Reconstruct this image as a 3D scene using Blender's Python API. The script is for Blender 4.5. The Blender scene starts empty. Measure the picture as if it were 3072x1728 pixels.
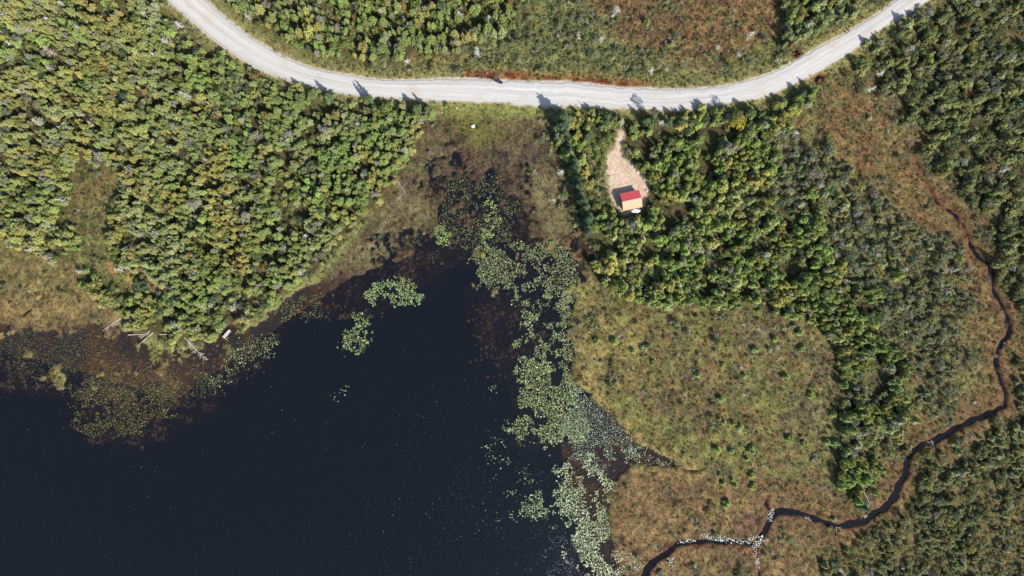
import bpy, math, random
import numpy as np
from mathutils import Vector, Matrix, Euler
random.seed(7)
RNG = np.random.default_rng(11)
S = bpy.context.scene
COL = S.collection
PX = 0.09                      # metres per photograph pixel on the ground
VS = 3072 / 2576.0
def W(px, py): return ((px - 1536.0) * PX, (864.0 - py) * PX)
def V(vx, vy): return W(vx * VS, vy * VS)

# ------------------------------------------------------------------ camera, sky, sun, exposure
cam_d = bpy.data.cameras.new('camera'); cam = bpy.data.objects.new('camera', cam_d); COL.objects.link(cam)
cam.location = (0, 0, 184.3); cam.rotation_euler = (0, 0, 0)
cam_d.sensor_width = 36; cam_d.lens = 24.0; cam_d.clip_start = 1; cam_d.clip_end = 6000
S.camera = cam
SUN_EL = math.radians(39); SH = Vector((-0.656, 0.755, 0))
to_sun = Vector((-SH.x * math.cos(SUN_EL), -SH.y * math.cos(SUN_EL), math.sin(SUN_EL))).normalized()
wd = bpy.data.worlds.new('World'); S.world = wd; wd.use_nodes = True
nt = wd.node_tree; sky = nt.nodes.new('ShaderNodeTexSky'); sky.sky_type = 'NISHITA'; sky.sun_disc = False
sky.sun_elevation = SUN_EL; sky.sun_rotation = math.atan2(to_sun.x, to_sun.y)
bg = nt.nodes['Background']; bg.inputs['Strength'].default_value = 0.115
nt.links.new(sky.outputs[0], bg.inputs['Color'])
sun_d = bpy.data.lights.new('sun', 'SUN'); sun = bpy.data.objects.new('sun', sun_d); COL.objects.link(sun)
sun_d.energy = 4.6; sun_d.angle = math.radians(0.5); sun_d.color = (1.0, 0.955, 0.88)
sun.rotation_euler = to_sun.to_track_quat('Z', 'Y').to_euler(); sun.location = to_sun * 300
S.view_settings.view_transform = 'Standard'; S.view_settings.look = 'None'
S.view_settings.gamma = 1; S.view_settings.use_curve_mapping = False
S.view_settings.exposure = 0.86
S.render.engine = 'CYCLES'
S.cycles.transparent_max_bounces = 12; S.cycles.max_bounces = 5

# ------------------------------------------------------------------ helpers
def lin(c): 
    c = c / 255.0
    return c / 12.92 if c <= 0.04045 else ((c + 0.055) / 1.055) ** 2.4
def alb(r, g, b, k=1.55): return (lin(r) / k, lin(g) / k, lin(b) / k)

def hash2(ix, iy, seed):
    with np.errstate(over='ignore'):
        h = (ix.astype(np.int64) * 374761393 + iy.astype(np.int64) * 668265263 + seed * 1274126177) & 0xffffffff
        h = ((h ^ (h >> 13)) * 1274126177) & 0xffffffff
        h = (h ^ (h >> 16)) & 0xffffff
    return h / float(0xffffff)
def vnoise(x, y, seed=0):
    ix = np.floor(x); iy = np.floor(y); fx = x - ix; fy = y - iy
    fx = fx * fx * (3 - 2 * fx); fy = fy * fy * (3 - 2 * fy)
    a = hash2(ix, iy, seed); b = hash2(ix + 1, iy, seed); c = hash2(ix, iy + 1, seed); d = hash2(ix + 1, iy + 1, seed)
    return (a * (1 - fx) + b * fx) * (1 - fy) + (c * (1 - fx) + d * fx) * fy
def fbm(x, y, sc, seed=0, octv=4):
    """sc = feature size in metres; result about 0..1"""
    s = 0; a = 0.5; n = 0
    for o in range(octv):
        s = s + a * vnoise(x / sc + 17.3 * o, y / sc - 9.1 * o, seed + o); n += a; a *= 0.5; sc *= 0.5
    return s / n

G = 0.42
X0, X1, Y0, Y1 = -172.0, 172.0, -103.0, 103.0
xs = np.arange(X0, X1 + G, G); ys = np.arange(Y0, Y1 + G, G)
NX, NY = len(xs), len(ys)
GX, GY = np.meshgrid(xs, ys)
def warp(amp, sc, seed): return ((fbm(GX, GY, sc, seed) - .5) * 2 * amp, (fbm(GX, GY, sc, seed + 50) - .5) * 2 * amp)
WARPS = {k: warp(k, max(3.0, k * 3), 100 + int(k * 10)) for k in (1.0, 2.5)}
WARPS[0] = (0, 0)
def inpoly(x, y, pts):
    ins = np.zeros(x.shape, bool); n = len(pts)
    for i in range(n):
        x1, y1 = pts[i]; x2, y2 = pts[(i + 1) % n]
        if y1 == y2: continue
        c = ((y1 > y) != (y2 > y)) & (x < (x2 - x1) * (y - y1) / (y2 - y1) + x1)
        ins ^= c
    return ins
def blur(m, r):
    n = max(1, int(round(r / G)))
    for _ in range(2):
        for ax in (0, 1):
            p = [(0, 0), (0, 0)]; p[ax] = (n + 1, n)
            c = np.cumsum(np.pad(m, p, mode='edge'), axis=ax)
            m = (c[2 * n + 1:, :] - c[:-2 * n - 1, :]) / (2 * n + 1) if ax == 0 else (c[:, 2 * n + 1:] - c[:, :-2 * n - 1]) / (2 * n + 1)
    return m
def poly(pts, wp=1.0, soft=0.0, conv=V):
    p = [conv(*q) for q in pts]; wx, wy = WARPS[wp]
    m = inpoly(GX + wx, GY + wy, p).astype(float)
    return blur(m, soft) if soft else m
def blob(lst, soft=0.6, wp=2.5):
    """ellipses (cx, cy, rx, ry, angle) in view units"""
    wx, wy = WARPS[wp]; m = np.zeros(GX.shape)
    for q in lst:
        cx, cy = V(q[0], q[1]); rx, ry = q[2] * PX * VS, q[3] * PX * VS; a = math.radians(q[4] if len(q) > 4 else 0)
        dx, dy = GX + wx - cx, GY + wy - cy
        u = (dx * math.cos(a) + dy * math.sin(a)) / rx; v = (-dx * math.sin(a) + dy * math.cos(a)) / ry
        d = np.sqrt(u * u + v * v)
        m = np.maximum(m, np.clip((1 + soft / 2 - d) / max(soft, .01), 0, 1))
    return m
def linedist(pts, widths=None):
    """distance to polyline minus local half-width"""
    best = np.full(GX.shape, 1e9)
    wx, wy = WARPS[1.0]
    x, y = GX + wx * .6, GY + wy * .6
    for i in range(len(pts) - 1):
        (ax, ay), (bx, by) = pts[i], pts[i + 1]
        L = (bx - ax) ** 2 + (by - ay) ** 2
        t = np.clip(((x - ax) * (bx - ax) + (y - ay) * (by - ay)) / L, 0, 1)
        d = np.hypot(x - ax - t * (bx - ax), y - ay - t * (by - ay))
        if widths is not None: d = d - (widths[i] * (1 - t) + widths[i + 1] * t)
        best = np.minimum(best, d)
    if widths is not None: best = best + (fbm(GX, GY, 2.2, 240, 3) - .5) * 1.0 + .06
    return best
def samp(F, x, y):
    i = np.clip(((y - Y0) / G).round().astype(int), 0, NY - 1); j = np.clip(((x - X0) / G).round().astype(int), 0, NX - 1)
    return F[i, j]
def sstep(a, b, x):
    t = np.clip((x - a) / (b - a), 0, 1); return t * t * (3 - 2 * t)

# ------------------------------------------------------------------ traced outlines (view units 2576 x 1449)
ROAD_UP = [(455,-80),(517,0),(567,44),(633,97),(714,144),(788,174),(858,188),(942,201),(1019,204),(1131,199),(1212,201),(1309,207),(1426,208),(1492,213),(1559,222),(1717,227),(1810,220),(1877,206),(1950,180),(2018,143),(2070,113),(2134,80),(2194,44),(2257,0),(2340,-60)]
ROAD_LO = [(340,-100),(417,0),(466,37),(520,86),(587,136),(653,177),(723,203),(800,223),(859,236),(942,245),(1059,252),(1192,256),(1259,256),(1302,265),(1372,269),(1446,267),(1525,272),(1625,274),(1717,278),(1774,270),(1850,256),(1918,246),(1970,223),(2051,184),(2124,140),(2184,99),(2217,70),(2284,34),(2334,0),(2420,-60)]
POND = [(-500,806),(0,812),(60,835),(200,832),(300,838),(345,848),(400,880),(440,884),(500,892),(560,858),(620,828),(670,800),(705,772),(725,745),(780,715),(830,697),(900,690),(960,672),(1020,655),(1060,620),(1090,590),(1092,540),(1100,480),(1130,450),(1190,425),(1240,420),(1280,445),(1300,500),(1312,560),(1350,602),(1440,605),(1455,640),(1465,690),(1455,760),(1440,800),(1410,850),(1440,870),(1445,900),(1435,950),(1475,985),(1510,1020),(1560,1070),(1600,1115),(1640,1130),(1690,1150),(1705,1168),(1680,1180),(1640,1172),(1600,1165),(1570,1185),(1545,1225),(1530,1270),(1532,1340),(1545,1390),(1560,1449),(1600,2000),(-500,2000)]
DEEP = [(-500,990),(0,998),(100,990),(185,1010),(180,1055),(240,1112),(330,1125),(430,1095),(445,1060),(520,1035),(560,990),(600,950),(650,925),(700,865),(740,815),(800,790),(850,800),(900,800),(935,795),(960,775),(1062,755),(1070,700),(1130,690),(1165,655),(1200,625),(1215,640),(1185,680),(1190,750),(1175,800),(1215,870),(1215,920),(1245,950),(1300,985),(1300,1060),(1270,1110),(1330,1140),(1420,1130),(1450,1160),(1400,1200),(1400,1270),(1430,1330),(1460,1340),(1470,1400),(1480,1449),(1500,2000),(-500,2000)]
STREAM_S = [(2740,470,1),(2775,540,1.5),(2811,608,2.5),(2867,651,3),(2903,703,3.5),(2923,755,4),(2962,799,4.5),(2976,822,6),(2980,874,5),(3010,926,5),(3028,973,7),(3022,1005,7),(2990,1045,5.5),(2986,1085,4.5),(2995,1125,4),(3004,1155,4),(3018,1184,5),(3014,1220,7),(2962,1239,8.5),(2883,1275,8),(2803,1319,8),(2744,1347,8),(2720,1379,8),(2712,1422,8),(2684,1482,8.5),(2644,1530,10),(2585,1561,12),(2545,1573,12),(2505,1577,9),(2446,1553,8),(2386,1538,8.5),(2334,1534,8),(2310,1553,9),(2294,1593,8),(2263,1633,7.5),(2207,1627,8),(2128,1621,8.5),(2048,1631,6),(2018,1644,7),(1975,1672,9),(1945,1702,9),(1925,1740,10),(1900,1800,10),(1860,1900,10)]
CREEK2 = [(2263,1633,5),(2268,1665,4),(2274,1700,3),(2282,1760,3)]
CREEK3 = [(2320,1540,3),(2296,1512,4),(2300,1490,1.5)]
GULLY = [(159,799,1),(155,834,1.3),(135,870,1.8),(131,890,2),(107,902,2.5),(95,926,2.5),(72,950,2)]
GULLY2 = [(199,854,1),(222,874,1),(240,900,.8)]
GULLY3 = [(2048,1410,3),(2075,1414,5),(2110,1405,2)]
SAND = [(1859,385),(1870,398),(1867,420),(1864,440),(1862,455),(1878,482),(1896,498),(1912,515),(1932,530),(1942,556),(1938,578),(1934,600),(1932,622),(1900,636),(1868,640),(1852,622),(1835,612),(1826,590),(1830,572),(1820,555),(1818,530),(1819,495),(1828,470),(1849,448),(1850,415),(1852,395)]
F_LEFT = [(-300,-300),(330,-300),(405,0),(450,45),(515,97),(560,130),(625,175),(690,200),(780,228),(880,250),(1000,265),(1078,262),(1090,290),(1062,335),(1035,395),(1003,450),(970,480),(938,520),(900,560),(862,600),(828,640),(800,688),(745,718),(705,765),(640,808),(560,850),(500,878),(430,872),(395,845),(335,835),(300,785),(240,750),(205,712),(215,655),(180,640),(130,662),(85,642),(0,602),(-300,560)]
F_OPEN = [(185,430),(250,410),(295,425),(300,500),(275,570),(292,655),(330,700),(365,735),(340,760),(275,715),(215,660),(185,570),(165,500)]
F_TOP = [(560,-300),(560,-20),(620,40),(680,105),(760,140),(860,165),(960,175),(1100,150),(1180,140),(1230,100),(1320,60),(1340,0),(1340,-300)]
SHRUB_TOP = [(1100,160),(1180,130),(1240,90),(1330,50),(1340,-300),(1500,-300),(1500,60),(1540,110),(1640,150),(1720,170),(1860,150),(1960,110),(1990,60),(2080,0),(2250,-200),(2230,0),(2000,135),(1900,195),(1800,215),(1560,210),(1480,195),(1180,190),(1000,190)]
F_TOPR = [(1975,-300),(1975,60),(1950,110),(1940,140),(2000,120),(2060,90),(2120,60),(2170,20),(2190,-300)]
BOG_TOPR = [(1440,-300),(1440,60),(1500,110),(1600,140),(1700,165),(1800,150),(1900,130),(1965,90),(1975,-300)]
F_HOUSE = [(1378,278),(1440,285),(1500,280),(1560,285),(1860,282),(1950,262),(2040,215),(2060,240),(2000,300),(1975,340),(2010,420),(2080,470),(2140,520),(2200,560),(2240,600),(2270,680),(2290,780),(2270,860),(2280,960),(2290,1040),(2250,1120),(2200,1200),(2190,1270),(2120,1262),(2100,1200),(2108,1120),(2118,1020),(2108,910),(2075,835),(2000,795),(1900,775),(1750,772),(1640,768),(1545,748),(1490,690),(1462,620),(1448,560),(1440,480),(1405,380)]
F_GREY = [(1975,340),(2040,300),(2100,420),(2200,490),(2300,560),(2400,640),(2440,740),(2450,820),(2400,900),(2370,1000),(2300,1060),(2290,940),(2280,800),(2240,640),(2150,540),(2040,460)]
F_UPR = [(2060,200),(2140,150),(2220,85),(2300,30),(2350,-5),(2600,-300),(3100,-300),(3100,900),(2576,880),(2560,760),(2520,700),(2470,600),(2430,520),(2400,470),(2340,430),(2290,330),(2250,250),(2200,215),(2130,230)]
F_LOWR = [(2290,1150),(2330,1135),(2400,1100),(2500,1055),(2560,1020),(2576,880),(3100,880),(3100,1900),(2060,1900),(2080,1449),(2090,1400),(2150,1360),(2220,1330),(2262,1290),(2290,1230)]
CLEAR_W = [(1490,335),(1545,320),(1560,345),(1530,400),(1535,440),(1530,500),(1530,545),(1505,530),(1490,470),(1478,420),(1470,370)]

pond = poly(POND, 1.0); deep = poly(DEEP, 1.0)
pond = np.maximum(pond, 0)
bogc = poly([(1080,262),(1378,270),(1405,370),(1440,470),(1448,600),(1600,760),(1450,1000),(1100,800),(800,700),(900,580),(1000,470),(1060,340)], 1.0)
def conv_line(L): return [W(a, b) for a, b, c in L], [c * PX * .86 for a, b, c in L]
stream_d = np.minimum(linedist(*conv_line(STREAM_S)), np.minimum(linedist(*conv_line(CREEK2)), linedist(*conv_line(CREEK3))))
gully_d = np.minimum(np.minimum(linedist(*conv_line(GULLY)), linedist(*conv_line(GULLY2))), linedist(*conv_line(GULLY3)))
road_poly = [V(*p) for p in ROAD_UP] + [V(*p) for p in reversed(ROAD_LO)]
roadm = inpoly(GX, GY, road_poly).astype(float)
road_near = blur(roadm, 1.2); road_wide = blur(roadm, 3.2)
sand = poly(SAND, 1.0, .5, W)
f_left = poly(F_LEFT, 1.0); f_open = poly(F_OPEN, 2.5); f_left *= (1 - f_open)
f_top = poly(F_TOP, 2.5); sh_top = poly(SHRUB_TOP, 1.0); f_topr = poly(F_TOPR, 1.0); bog_topr = poly(BOG_TOPR, 2.5)
f_house = poly(F_HOUSE, 1.0); f_grey = poly(F_GREY, 2.5) * (1 - f_house); f_upr = poly(F_UPR, 2.5); f_lowr = poly(F_LOWR, 2.5)
clear_w = poly(CLEAR_W, 1.0)
land = 1 - pond
noroad = 1 - np.clip(blur(roadm, 0.9) * 3, 0, 1)

rg1 = fbm(GX, GY, 4.5, 201, 4); rg2 = fbm(GX, GY, 1.3, 202, 3)
def ragged(m, r=2.0, amp=1.1, fine=.7, soft=.12):
    v = blur(m, r) + (rg1 - .5) * amp + (rg2 - .5) * fine
    return sstep(.5 - soft, .5 + soft, v)
f_left = ragged(f_left, 1.2, .7, .6); f_top = ragged(f_top, 2.5, 1.4); f_topr = ragged(f_topr, 2.0, 1.3); f_house = ragged(f_house, 1.4, .8, .6)
cut_ = ragged(poly([(1960,330),(2060,420),(2160,520),(2240,600),(2290,700),(2300,1060),(2260,1000),(2230,860),(2180,700),(2080,560),(1990,440)], 2.5), 4, 2.2) * f_house; f_house = f_house * (1 - cut_ * .75)
f_grey = ragged(np.maximum(f_grey, cut_), 4.0, 1.6, .9); f_upr = ragged(f_upr, 4.0, 1.8, .8); f_lowr = ragged(f_lowr, 4.0, 2.0, .9)
sh_top = ragged(sh_top, 3.5, 1.6, .9, .3); bog_topr = ragged(bog_topr, 5.0, 2.0, 1.2, .3)
marsh_r = np.clip(blob([(1195,500,150,120),(1330,660,180,110)], .4, 2.5) + blob([(300,900,420,90)], .3), 0, 1)
pr_ = ragged(pond, 1.6, 1.1, .9, .02); pond = np.where(marsh_r > .5, ragged(pond, 2.6, 2.0, 1.5, .02), ragged(pond, 1.0, .6, .6, .02)); pond = (pond > .5).astype(float)
deep = ragged(deep, 3.0, 1.2, .6, .02); land = 1 - pond
n1 = fbm(GX, GY, 14, 1); n2 = fbm(GX, GY, 5, 2); n3 = fbm(GX, GY, 1.6, 3, 3); n4 = fbm(GX, GY, 30, 4); n5 = fbm(GX * 1.0, GY, 3.0, 5, 4)
keep_clear = np.zeros(GX.shape)            # open strips where logs and the float lie
for (a_, b_, c_, d_, w_) in ((702,978,664,1022,1.9),(463,997,405,1042,1.3),(447,995,418,1020,1.2),(483,1003,517,1002,1.2),(556,1012,622,1084,1.3),(388,1004,440,1002,1.0),(366,953,310,993,1.0),(395,962,335,975,1.0),(2575,1450,2608,1512,.8),(1182,528,1220,585,.8),(2268,985,2298,1002,.7)):
    L_ = linedist([W(a_, b_), W(c_, d_)]); keep_clear = np.maximum(keep_clear, (L_ < w_).astype(float))
fl_d = linedist([W(698, 984), W(668, 1018)]); pond = np.where(fl_d < 1.25, 1.0, pond); land = 1 - pond

# ------------------------------------------------------------------ ground colour
colr = np.zeros(GX.shape + (3,))
def paint(c, m):
    m = np.clip(m, 0, 1)[..., None]; colr[:] = colr * (1 - m) + np.asarray(c) * m
def nz(n, a, b): return sstep(a, b, n)
paint(alb(118,110,72), np.ones(GX.shape))
# lower right bog
paint(alb(128,112,72), nz(n2, .45, .62) * .7)
paint(alb(124,122,72), nz(n1, .5, .62) * .8)
paint(alb(128,98,66), nz(n5, .54, .66) * .7)
paint(alb(96,84,70), nz(fbm(GX, GY, 6, 21), .56, .68) * .6)
# pale sedge band along the east shore
eb = poly([(1440,800),(1460,860),(1500,960),(1560,1040),(1640,1100),(1720,1150),(1800,1180),(1790,1230),(1690,1190),(1600,1130),(1500,1040),(1430,960)], 2.5, 2.2)
eb2 = poly([(1450,700),(1500,740),(1560,800),(1700,860),(1600,900),(1520,900),(1520,1000),(1640,1100),(1560,1080),(1440,940)], 2.5, 2.5)
paint(alb(146,128,82), np.maximum(eb, eb2 * .8))
# russet flats, bottom centre and along the stream
rs = np.clip(1 - (stream_d - 1) / 14, 0, 1)
paint(alb(120,94,66), nz(rs + (n2 - .5) * .9, .35, .75) * .85)
rus = poly([(1535,1180),(1640,1175),(1720,1170),(1900,1230),(2000,1290),(1960,1360),(2060,1400),(2060,1800),(1500,1800)], 2.5, 1.5)
paint(alb(134,108,76), rus * .9); paint(alb(112,88,72), rus * nz(n2, .52, .62) * .7)
paint(alb(116,88,66), rus * nz(n5, .56, .66) * .6)
# upper brown bog by the stream, centre right
bb = ragged(poly([(2050,250),(2130,215),(2200,230),(2260,300),(2330,430),(2400,500),(2440,600),(2490,700),(2470,800),(2400,700),(2320,560),(2200,490),(2100,400)], 2.5), 4, 1.8, .9, .35)
paint(alb(122,102,68), bb * .9); paint(alb(124,92,66), bb * nz(n2, .46, .6) * .8)
# left tan bog
tb = poly([(-300,560),(0,600),(90,640),(180,640),(215,700),(300,780),(340,840),(200,840),(60,842),(0,820),(-300,820)], 1.0, .8)
paint(alb(136,116,78), tb); paint(alb(118,108,68), tb * nz(n1, .42, .58) * .8); paint(alb(158,130,88), tb * nz(-GY / 10 + n2, -.2 - 0.4 + 2.0, 3.0)); 
paint(alb(150,124,84), poly([(-300,760),(0,760),(60,800),(330,800),(360,840),(200,845),(60,850),(-300,840)], 2.5, 1.2) * .7)
# open strip in left forest
paint(alb(112,110,68), f_open); paint(alb(122,104,68), f_open * nz(n2, .45, .58))
# top bog
paint(alb(128,98,68), bog_topr); paint(alb(120,98,68), bog_topr * nz(n1, .46, .6) * .8); paint(alb(108,78,66), bog_topr * nz(n5, .58, .68) * .7)
paint(alb(124,124,82), sh_top * .9); paint(alb(110,112,76), sh_top * nz(n2, .45, .6))
# central bog
mc = poly([(1078,262),(1378,270),(1405,370),(1440,470),(1450,600),(1320,600),(1100,620),(1060,700),(800,705),(900,580),(1000,470),(1060,340)], 1.0, .8)
paint(alb(118,104,68), mc); paint(alb(104,88,66), mc * nz(n1, .45, .6)); paint(alb(128,120,74), mc * nz(fbm(GX, GY, 8, 31), .5, .62) * .8)
ylo = blob([(1230,345,60,60),(1180,320,60,25)], 1.2); paint(alb(122,116,50), ylo * .7)
mud = blob([(1140,395,36,26,-30),(1215,355,28,16),(1245,320,34,9,35),(1258,390,40,50),(1330,400,38,28),(1160,440,50,26),(985,600,62,20),(960,640,30,14),(1310,460,30,30)], 1.0)
paint(alb(80,68,66), mud * nz(n3 + n2, .85, 1.15) * .9)
sedge = blob([(1365,500,65,75,20),(1400,570,40,30),(1350,530,55,50),(930,640,90,34,35),(870,680,60,20),(1000,520,40,60,-30)], 1.0)
paint(alb(140,128,82), sedge * .85)
ring = blob([(1110,640,70,30,10),(1080,560,30,50),(1020,590,60,40,30),(1250,650,90,40),(1430,640,40,30),(1180,400,60,30),(1300,470,25,60)], 1.0)
paint(alb(108,82,62), ring * nz(n2, .4, .6) * .8)
colr[:] *= np.array((1.03, 1.07, 1.0))
paint(colr * np.array((.80, .79, 1.0)), mc)
wetl = blur(pond, 3.0); wetl = np.clip(wetl * 2.6 + (rg1 - .5) * .9, 0, 1) * (GY > -40)
paint(alb(78, 62, 50), wetl * np.clip(mc + tb + .15, 0, 1) * .8 * (1 - eb) * (1 - eb2))
paint(alb(96, 74, 60), mc * nz(rg1 * .5 + rg2 * .5, .5, .58) * .5)
crk = 1 - sstep(.006, .024, np.abs(fbm(GX, GY, 6.5, 300, 4) - .5))
crk *= np.clip(rus + tb * .35 + mc * .6 + np.maximum(eb, eb2) * .3 + .12 * (n1 > .55), 0, 1)
paint(alb(62, 50, 40), crk * .75)
mot = fbm(GX, GY, 1.5, 310, 2); paint(colr * np.array((1.4, 1.36, 1.3)), nz(mot, .58, .72) * (1 - mc * .5)); paint(colr * .62, nz(1 - mot, .60, .74))
# forest floor: needle litter, moss and bare peat
forest = np.clip(f_left + f_top * .85 + f_topr + f_house + f_upr + f_lowr, 0, 1) * land * noroad
ff = blur(forest, .5)
paint(alb(74,66,46), ff * .9); paint(alb(92,92,52), ff * nz(n2, .5, .62) * .6)
paint(alb(176,142,96), blob([(385,715,46,14,-40),(405,735,30,22),(330,700,30,9,-50),(300,670,20,20)], .8) * .9)
paint(alb(122,114,80), f_grey * .8)
paint(alb(122,104,68), f_lowr * nz(n2, .46, .56) * .8)
paint(alb(134,130,80), clear_w * .9); paint(alb(150,130,90), clear_w * nz(n5, .5, .6) * .7)
# shore strip of the left forest
shore = poly([(330,835),(430,868),(500,876),(560,846),(640,805),(700,765),(745,716),(800,686),(830,640),(900,570),(940,540),(860,640),(800,705),(730,745),(705,772),(640,815),(560,858),(500,892),(440,886),(400,880)], 1.0, .6)
paint(alb(140,146,86), shore * .8)
# verges
verge = np.clip(road_wide * 3.2, 0, 1) * (1 - roadm)
paint(alb(140,136,84), verge * land * (1 - ff * .5)); paint(alb(158,140,90), np.clip(road_near * 2.4, 0, 1) * nz(n2, .4, .55) * .8)
vgl = poly([(1100,258),(1300,262),(1372,268),(1380,290),(1300,300),(1100,290)], 1.0, .8); paint(alb(134,138,70), vgl * .7)
rust = linedist([V(*p) for p in [(1180,188),(1230,190),(1270,190),(1330,196),(1400,202),(1480,207),(1560,212),(1620,219)]])
rust_w = np.clip(1 - (rust - .55) / .9, 0, 1)
paint(alb(160,120,74), np.clip(1 - (rust - 1.3) / 1.2, 0, 1) * .7); paint(alb(112,56,36, 1.35), rust_w * nz(n3, .3, .5) * .95)
paint(alb(206,182,158, 1.5), np.clip(sand * 1.25, 0, 1)); paint(alb(180,152,122, 1.5), sand * nz(n5, .52, .62) * .35)
# gravel spill along the road
paint(alb(200,192,180), np.clip(blur(roadm, .5) * 2.6 - .3, 0, 1))
# stream and pond beds
sm = np.clip(.5 - stream_d / .5, 0, 1)
paint(alb(96,60,44), np.clip(1 - (stream_d - .3) / 1.1, 0, 1) * .7)
paint((.010, .0095, .011), sm)
paint(alb(60,44,34), np.clip(.6 - gully_d / .35, 0, 1))
paint(alb(66,50,38), pond * 1.0)
nb = fbm(GX, GY, 7, 41); nbf = fbm(GX * 1.6, GY * .8, 1.4, 42, 3)
paint((.016, .013, .014), pond * nz(nb * .55 + nbf * .45, .40, .52))
paint(alb(100,70,50), pond * blob([(310,960,150,60,10),(430,930,60,40),(870,735,60,35),(1180,610,20,20),(1110,650,60,18),(1255,780,12,22),(1430,925,16,30),(1440,640,30,40)], .8) * nz(nbf * .6 + rg2 * .4, .45, .6) * .6)
paint(alb(76,56,46), pond * blob([(1250,830,60,110,0),(1240,880,50,80),(1160,640,40,30)], 1.0) * nz(nbf, .3, .7) * .7)
marsh = blob([(1195,520,110,95),(1240,600,60,60),(1320,690,150,80),(1380,780,90,90)], .5)
paint((.014, .013, .015), pond * marsh * nz(rg1, .46, .54))
deepw = deep * pond
deep_s = blur(deepw, 1.6)
paint((.0085, .0088, .0125), sstep(.35, .75, deep_s) * pond)

# ------------------------------------------------------------------ ground height
H = 0.34 + (n2 - .5) * .22 + (n3 - .5) * .34 + (fbm(GX, GY, .9, 8, 2) - .5) * .16
rough = np.clip(sh_top + bog_topr * .5 + f_lowr + f_grey + f_upr + rus * .4, 0, 1)
H += rough * (n3 - .5) * .55 - crk * .16
H += ff * (n2 - .4) * .4
H = H * (1 - sand) + sand * (.42 + (n3 - .5) * .06)
rw = np.clip(road_wide * 1.7, 0, 1); H = H * (1 - rw) + (.62 + (n3 - .5) * .16) * rw
H = np.where(roadm > 0, .50, H)
H = H * (1 - np.clip(blur(roadm, .5) * 1.2, 0, 1)) + .56 * np.clip(blur(roadm, .5) * 1.2, 0, 1)
H = np.where(roadm > 0, .50, H)
H = np.maximum(H, .1)
ps = blur(pond, .5); H = H * (1 - ps) - .22 * ps
H = np.where(pond > 0, np.minimum(H, -.05), H)
H -= deep_s * pond * 1.3
mudf = blob([(1145,400,40,34,-30),(1170,440,50,30),(985,600,66,24),(960,640,34,16),(1120,430,40,30),(1310,462,26,24),(1060,610,40,16)], 1.2)
mudp = (mudf > .2) & ((rg2 - .5) * 1.3 + (rg1 - .5) * .8 + mudf * .22 > .17) & (pond < .5)
H = np.where(mudp, -.07, H); colr[mudp] = (.022, .018, .018)
# tussocky emergent mats in the shallow brown parts
mat_ = pond * (1 - np.clip(deep_s * 2, 0, 1)) * nz(nbf, .50, .62) * nz(1 - nb, .5, .62)
H += mat_ * .14
stm = sstep(.35, -.25, stream_d); H = H * (1 - stm) - .55 * stm
gm = sstep(.25, -.1, gully_d); H = H - gm * .45
PITS = [(2386, 160, 1.0), (2455, 238, 1.1)]
for (a, b, r) in PITS:
    cx, cy = W(a, b); d = np.hypot(GX - cx, GY - cy) + (n3 - .5) * .9
    m = sstep(r + .25, r - .45, d); H = H * (1 - m) + (-.25) * m
    paint(alb(118,66,46), sstep(r + 1.2, r, d) * .8); paint(alb(70,32,22), sstep(r + .1, r - .3, d))

def mesh_from(name, verts, faces, mats=(), smooth=False):
    me = bpy.data.meshes.new(name); me.from_pydata(verts, [], faces)
    for m in mats: me.materials.append(m)
    if smooth: me.polygons.foreach_set('use_smooth', [True] * len(me.polygons))
    me.update(); return me
def link(name, me, parent=None, **props):
    o = bpy.data.objects.new(name, me); COL.objects.link(o)
    if parent: o.parent = parent
    for k, v in props.items(): o[k] = v
    return o
def thing(name, label, cat, loc, rz=0, group=None):
    o = bpy.data.objects.new(name, None); COL.objects.link(o); o.location = loc; o.rotation_euler = (0, 0, rz)
    o.empty_display_size = .2; o['label'] = label; o['category'] = cat
    if group: o['group'] = group
    return o

# ------------------------------------------------------------------ materials
def newmat(name):
    m = bpy.data.materials.new(name); m.use_nodes = True; n = m.node_tree.nodes; return m, n, m.node_tree.links, n['Principled BSDF']
def simple(name, c, rough=.7, spec=.3, metal=0, var=.15, scale=6.0, bump=0.0):
    m, n, l, p = newmat(name)
    p.inputs['Roughness'].default_value = rough; p.inputs['Specular IOR Level'].default_value = spec; p.inputs['Metallic'].default_value = metal
    tc = n.new('ShaderNodeTexCoord'); no = n.new('ShaderNodeTexNoise'); no.inputs['Scale'].default_value = scale; no.inputs['Detail'].default_value = 5
    l.new(tc.outputs['Object'], no.inputs['Vector'])
    mr = n.new('ShaderNodeMapRange'); mr.inputs[1].default_value = .3; mr.inputs[2].default_value = .7; mr.inputs[3].default_value = 1 - var; mr.inputs[4].default_value = 1 + var
    l.new(no.outputs['Fac'], mr.inputs[0])
    mx = n.new('ShaderNodeVectorMath'); mx.operation = 'SCALE'; mx.inputs[0].default_value = c; l.new(mr.outputs[0], mx.inputs['Scale'])
    l.new(mx.outputs[0], p.inputs['Base Color'])
    if bump:
        b = n.new('ShaderNodeBump'); b.inputs['Strength'].default_value = bump; b.inputs['Distance'].default_value = .03; l.new(no.outputs['Fac'], b.inputs['Height']); l.new(b.outputs[0], p.inputs['Normal'])
    return m

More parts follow.
